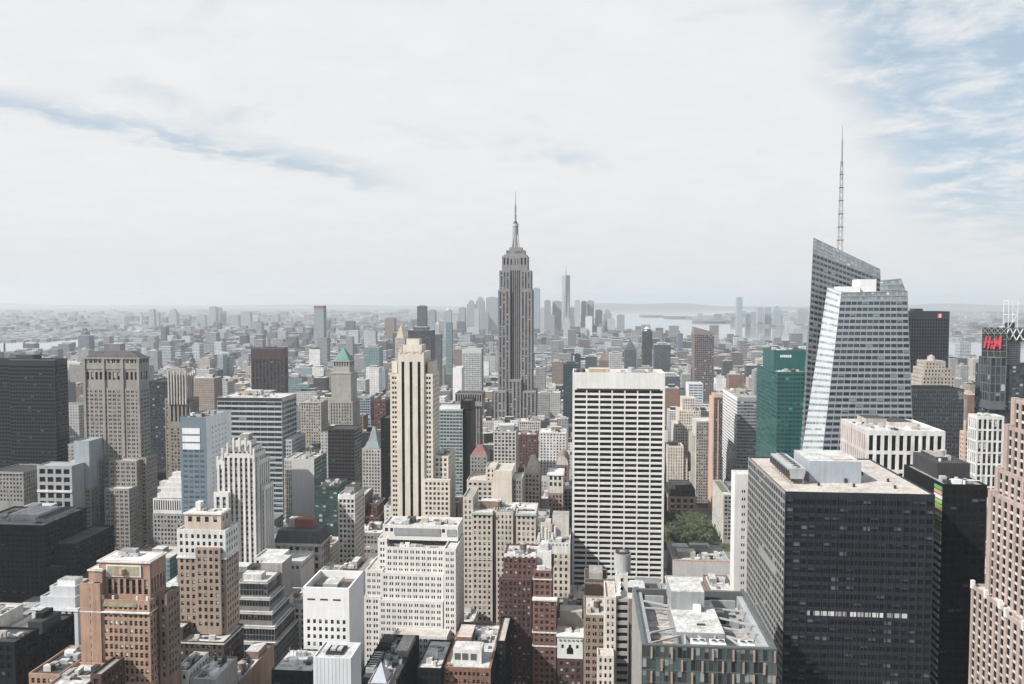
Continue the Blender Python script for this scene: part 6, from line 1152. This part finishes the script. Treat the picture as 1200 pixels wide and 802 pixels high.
def describe(col, s, yv, D, wpx, tall, roofw, tanks):
    size = 'low' if tall < 30 else ('mid height' if tall < 60 else 'tall'); wide = 'narrow' if wpx < 12 else ('wide' if wpx > 26 else '')
    R_ = relate(s, yv, D); feats = [f'with {roofw} roof'] + (['with a wooden water tank'] if tanks else [])
    for i in range(6):
        for f in feats:
            for mode in range(2):
                d, rel, sh = R_[i]
                lab = ' '.join(x for x in (size, wide, col, 'building', f) if x) + f', {rel} the {sh}'
                if mode == 1:
                    sh2 = next(q[2] for q in R_[i + 1:] if q[2] != sh); lab = ' '.join(x for x in (wide or size, col, 'building') if x) + f', {rel} the {sh} toward the {sh2}'
                if len(lab.split()) <= 16 and lab not in used: used.add(lab); return lab
    return None
fstyles = {}
def fstyle(k, r):
    wl = {'beige': BEIGE, 'brick': REDBR, 'grey': GREYST, 'pale': PALE, 'white': WHITE, 'tan': TAN, 'brown': BROWN, 'dark': BLACKM, 'blue': BLUEM, 'teal': wall('teal_grey_panel', (0.17, 0.25, 0.25), .12, .4, .5)}[k]
    gl_ = k in ('dark', 'blue', 'teal')
    g_ = G_BK if k == 'dark' else (G_BL if gl_ else G_DK)
    return S(wl, g_, r.uniform(2.7, 3.8), .85 if gl_ else r.uniform(.40, .55), r.uniform(3.4, 3.9), .6 if gl_ else r.uniform(.46, .58), .15 if gl_ else .3, 1, r.uniform(1.6, 3), r.uniform(.5, 1.0))
nind = 0
for (free, l, s, yv) in IND:
    r = random.Random(int(l[0] * 13 + l[2] * 7)); k, cw, nm = r.choices(KINDS, WGT)[0]
    x0, x1, y0, y1, hgt = l; roofw, rm = r.choice([('pale', RF_W), ('white', RF_W), ('gravel', RF_G), ('black tar', RF_D), ('tan', RF_T), ('grey', RF_G)])
    tk = r.random() < .3 and k not in ('dark', 'blue', 'teal') and free > 8
    lab = describe(cw, s, yv, y0, s[1] - s[0], hgt, roofw, tk)
    if lab is None: ind_ids.discard(id(l)); continue
    name = nm.replace(' ', '_'); pa, pb, pt_ = proj(x0, y0, hgt)[0], proj(x1, y0, hgt)[0], proj((x0 + x1) / 2, y0, hgt)[1]
    if free > 26 and y0 < 1150:
        bb = B(name, lab, nm, pa, pb, pt_, y0, y1 - y0, min(802, yv), group='buildings filling the city blocks')
        st = fstyle(k, r)
        if r.random() < .5 and bb.Z > 35:
            zs = bb.Z * r.uniform(.72, .88); ww_ = bb.X1 - bb.X0; ia, ib = ww_ * r.uniform(.0, .22), ww_ * r.uniform(.05, .25); st2 = dict(st); st2['top'] = 1.4
            bb.blk(st2, z1=zs, roof=rm); bb.blk(st, bb.X0 + ia, bb.X1 - ib, bb.D + r.uniform(2.5, 6), bb.Y1 - 2, zs - 1, bb.Z, roof=rm)
            bb.clutter(bb.X0 + .8, bb.X1 - .8, bb.D + .3, bb.D + 2.6, zs - 1, 1, 7)
            bb.X0 += ia; bb.X1 -= ib; bb.D += 6
        else: bb.blk(st, roof=rm)
        if k not in ('dark', 'blue', 'teal') and r.random() < .6: bb.band(bb.X0, bb.X1, bb.D, bb.Y1, bb.Z - 1.6, .7, .45, r.choice([PALE, st['w'], WHITE]))
        bb.clutter(bb.X0 + 1, bb.X1 - 1, bb.D + 1, bb.Y1 - 1, bb.Z - 1, min(10, 3 + free // 12), 3, 1 if tk else 0, 1); bb.done(40); nind += 1
    else:
        loc = ((x0 + x1) / 2, (y0 + y1) / 2, 0); ro = bpy.data.objects.new(name, None); COL.objects.link(ro); ro.location = loc; ro['label'] = lab; ro['category'] = nm; ro['group'] = 'buildings filling the city blocks'
        mb = MB(); mb.prism([(x0, y0), (x1, y0), (x1, y1), (x0, y1)], 0, hgt, FM[k], roofmat=rm); mb.build('wall', ro, loc)
        a, c = x0 + (x1 - x0) * r.uniform(.1, .4), y0 + (y1 - y0) * r.uniform(.2, .5)
        mb = MB(); mb.prism([(a, c), (a + (x1 - x0) * .4, c), (a + (x1 - x0) * .4, c + 9), (a, c + 9)], hgt, hgt + r.uniform(3, 6), r.choice([GREYST, BEIGE, PALE, CHAR]), roofmat=RF_W); mb.build('bulkhead', ro, loc)
        if tk:
            mb = MB(); q = (x1 - 4, y0 + 7); mb.cyl(q[0], q[1], hgt + 2, hgt + 6, 2.0, WOOD, 10, 1.9, True); mb.cyl(q[0], q[1], hgt + 6, hgt + 7.3, 2.1, RF_G, 10, .1); mb.box(q[0] - 1.2, q[0] + 1.2, q[1] - 1.2, q[1] + 1.2, hgt, hgt + 2, CHAR); mb.build('water_tank', ro, loc)
# everything smaller: one carpet of far roofs
ISL = [(0.30, 0.285, 0.265), (0.44, 0.44, 0.44), (0.19, 0.195, 0.20), (0.15, 0.105, 0.09), (0.25, 0.22, 0.195), (0.06, 0.065, 0.075), (0.36, 0.355, 0.345), (0.19, 0.15, 0.13), (0.15, 0.175, 0.20), (0.58, 0.58, 0.57), (0.10, 0.102, 0.108), (0.28, 0.28, 0.28)]
carpet = facade_mat('far_city_facade', (0, 0, 0), (0.06, 0.065, 0.07), 3.4, 3.7, .45, .45, island=ISL)
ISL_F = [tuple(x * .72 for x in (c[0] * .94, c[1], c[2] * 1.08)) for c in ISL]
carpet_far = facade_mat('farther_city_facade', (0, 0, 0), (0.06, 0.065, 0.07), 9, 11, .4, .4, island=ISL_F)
VV, FF, IX = [], [], {}
def cbox(lst, x0, x1, y0, y1, z0, z1): lst.append((x0, x1, y0, y1, z0, z1))
near_b, far_b = [], []
for l in lots:
    if id(l) in ind_ids: continue
    cbox(near_b, l[0], l[1], l[2], l[3], 0, l[4])
    if rd.random() < .4:
        w_ = l[1] - l[0]; near_b.append((l[0] + w_ * .12, l[1] - w_ * rd.uniform(.1, .4), l[2] + 4, l[3] - rd.uniform(1, 8), l[4] - .5, l[4] + rd.uniform(3, 9)))
    if rd.random() < .7:
        a = rd.uniform(.1, .5); w_ = l[1] - l[0]; near_b.append((l[0] + w_ * a, l[0] + w_ * (a + .35), l[2] + 8, l[2] + 18, l[4] - .5, l[4] + rd.uniform(2.5, 5)))
def poly_in(p, poly):
    x, y = p; c = False; n = len(poly)
    for i in range(n):
        x1, y1 = poly[i]; x2, y2 = poly[(i + 1) % n]
        if (y1 > y) != (y2 > y) and x < (x2 - x1) * (y - y1) / (y2 - y1) + x1: c = not c
    return c
WAT = [[gnd(*p) for p in q] for q in (bay, r1, r2, r3, r4)]
def wet(x, y): return any(poly_in((x, y), w_) for w_ in WAT)
y = 2660.0
while y < 7600:
    st_ = 40 + (y - 2660) * .006; x = -0.78 * y
    while x < .60 * y:
        w_ = st_ * rd.uniform(.45, 1.15); d_ = st_ * rd.uniform(.72, .9); u = rd.random()
        man = -2400 - (y - 2600) * .1 < x < shoreW(y)
        if man and x > shoreW(y) - 450 and y > 3300: h_ = rd.uniform(6, 13)
        elif man: h_ = rd.uniform(12, 32) if u < .9 else (rd.uniform(35, 70) if u < .985 else rd.uniform(70, 120))
        else: h_ = (rd.uniform(5, 12) if x < -2000 and y < 6000 else rd.uniform(8, 20)) if u < .95 or x < -2400 and y < 6000 else rd.uniform(25, 55)
        if u > .06 and not (x % 260 < 22) and not wet(x, y) and not wet(x + w_, y + d_) and not (x > shoreW(y) and y < 5000 and x < 2500): far_b.append((x, x + w_, y, y + d_, 0, h_))
        x += w_ + (.5 if rd.random() < .8 else st_ * .3)
    y += st_ * 1.06
while y < 17500:
    st_ = 75 + (y - 7600) * .009; x = -0.80 * y
    while x < .60 * y:
        w_ = st_ * rd.uniform(.5, 1.2); d_ = st_ * rd.uniform(.5, .85); u = rd.random()
        if u > .12 and not wet(x, y) and not wet(x + w_, y + d_): far_b.append((x, x + w_, y, y + d_, 0, rd.uniform(8, 22) if u < .96 else rd.uniform(25, 75)))
        x += w_ + st_ * rd.uniform(.02, .3)
    y += st_ * 1.05
def boxes(name, lst, mat, gname):
    a = np.array(lst); n = len(a); v = np.zeros((n, 8, 3))
    cx_ = [(0, 2), (1, 2), (1, 3), (0, 3)]
    for i, (p, q) in enumerate(cx_):
        v[:, i, 0] = a[:, p]; v[:, i, 1] = a[:, q]; v[:, i, 2] = a[:, 4]; v[:, i + 4, 0] = a[:, p]; v[:, i + 4, 1] = a[:, q]; v[:, i + 4, 2] = a[:, 5]
    fc = np.array([(0, 1, 5, 4), (1, 2, 6, 5), (2, 3, 7, 6), (3, 0, 4, 7), (4, 5, 6, 7)]); f = (fc[None] + (np.arange(n) * 8)[:, None, None]).reshape(-1, 4)
    me = bpy.data.meshes.new(name); me.from_pydata(v.reshape(-1, 3).tolist(), [], f.tolist()); me.materials.append(mat); o = bpy.data.objects.new(name, me); COL.objects.link(o); o['kind'] = 'stuff'; return o
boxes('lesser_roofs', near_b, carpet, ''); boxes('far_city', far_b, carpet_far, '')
print('LOTS', len(lots), 'shown', len(shown), 'ind geo', nind, 'near', len(near_b), 'far', len(far_b), 'objects', len(bpy.data.objects), 'free', [t[0] for t in IND[::30]])
for o in bpy.data.objects:
    if o.parent is None and 'label' in o and not 4 <= len(o['label'].split()) <= 16: print('LABEL', len(o['label'].split()), o.name, o['label'])
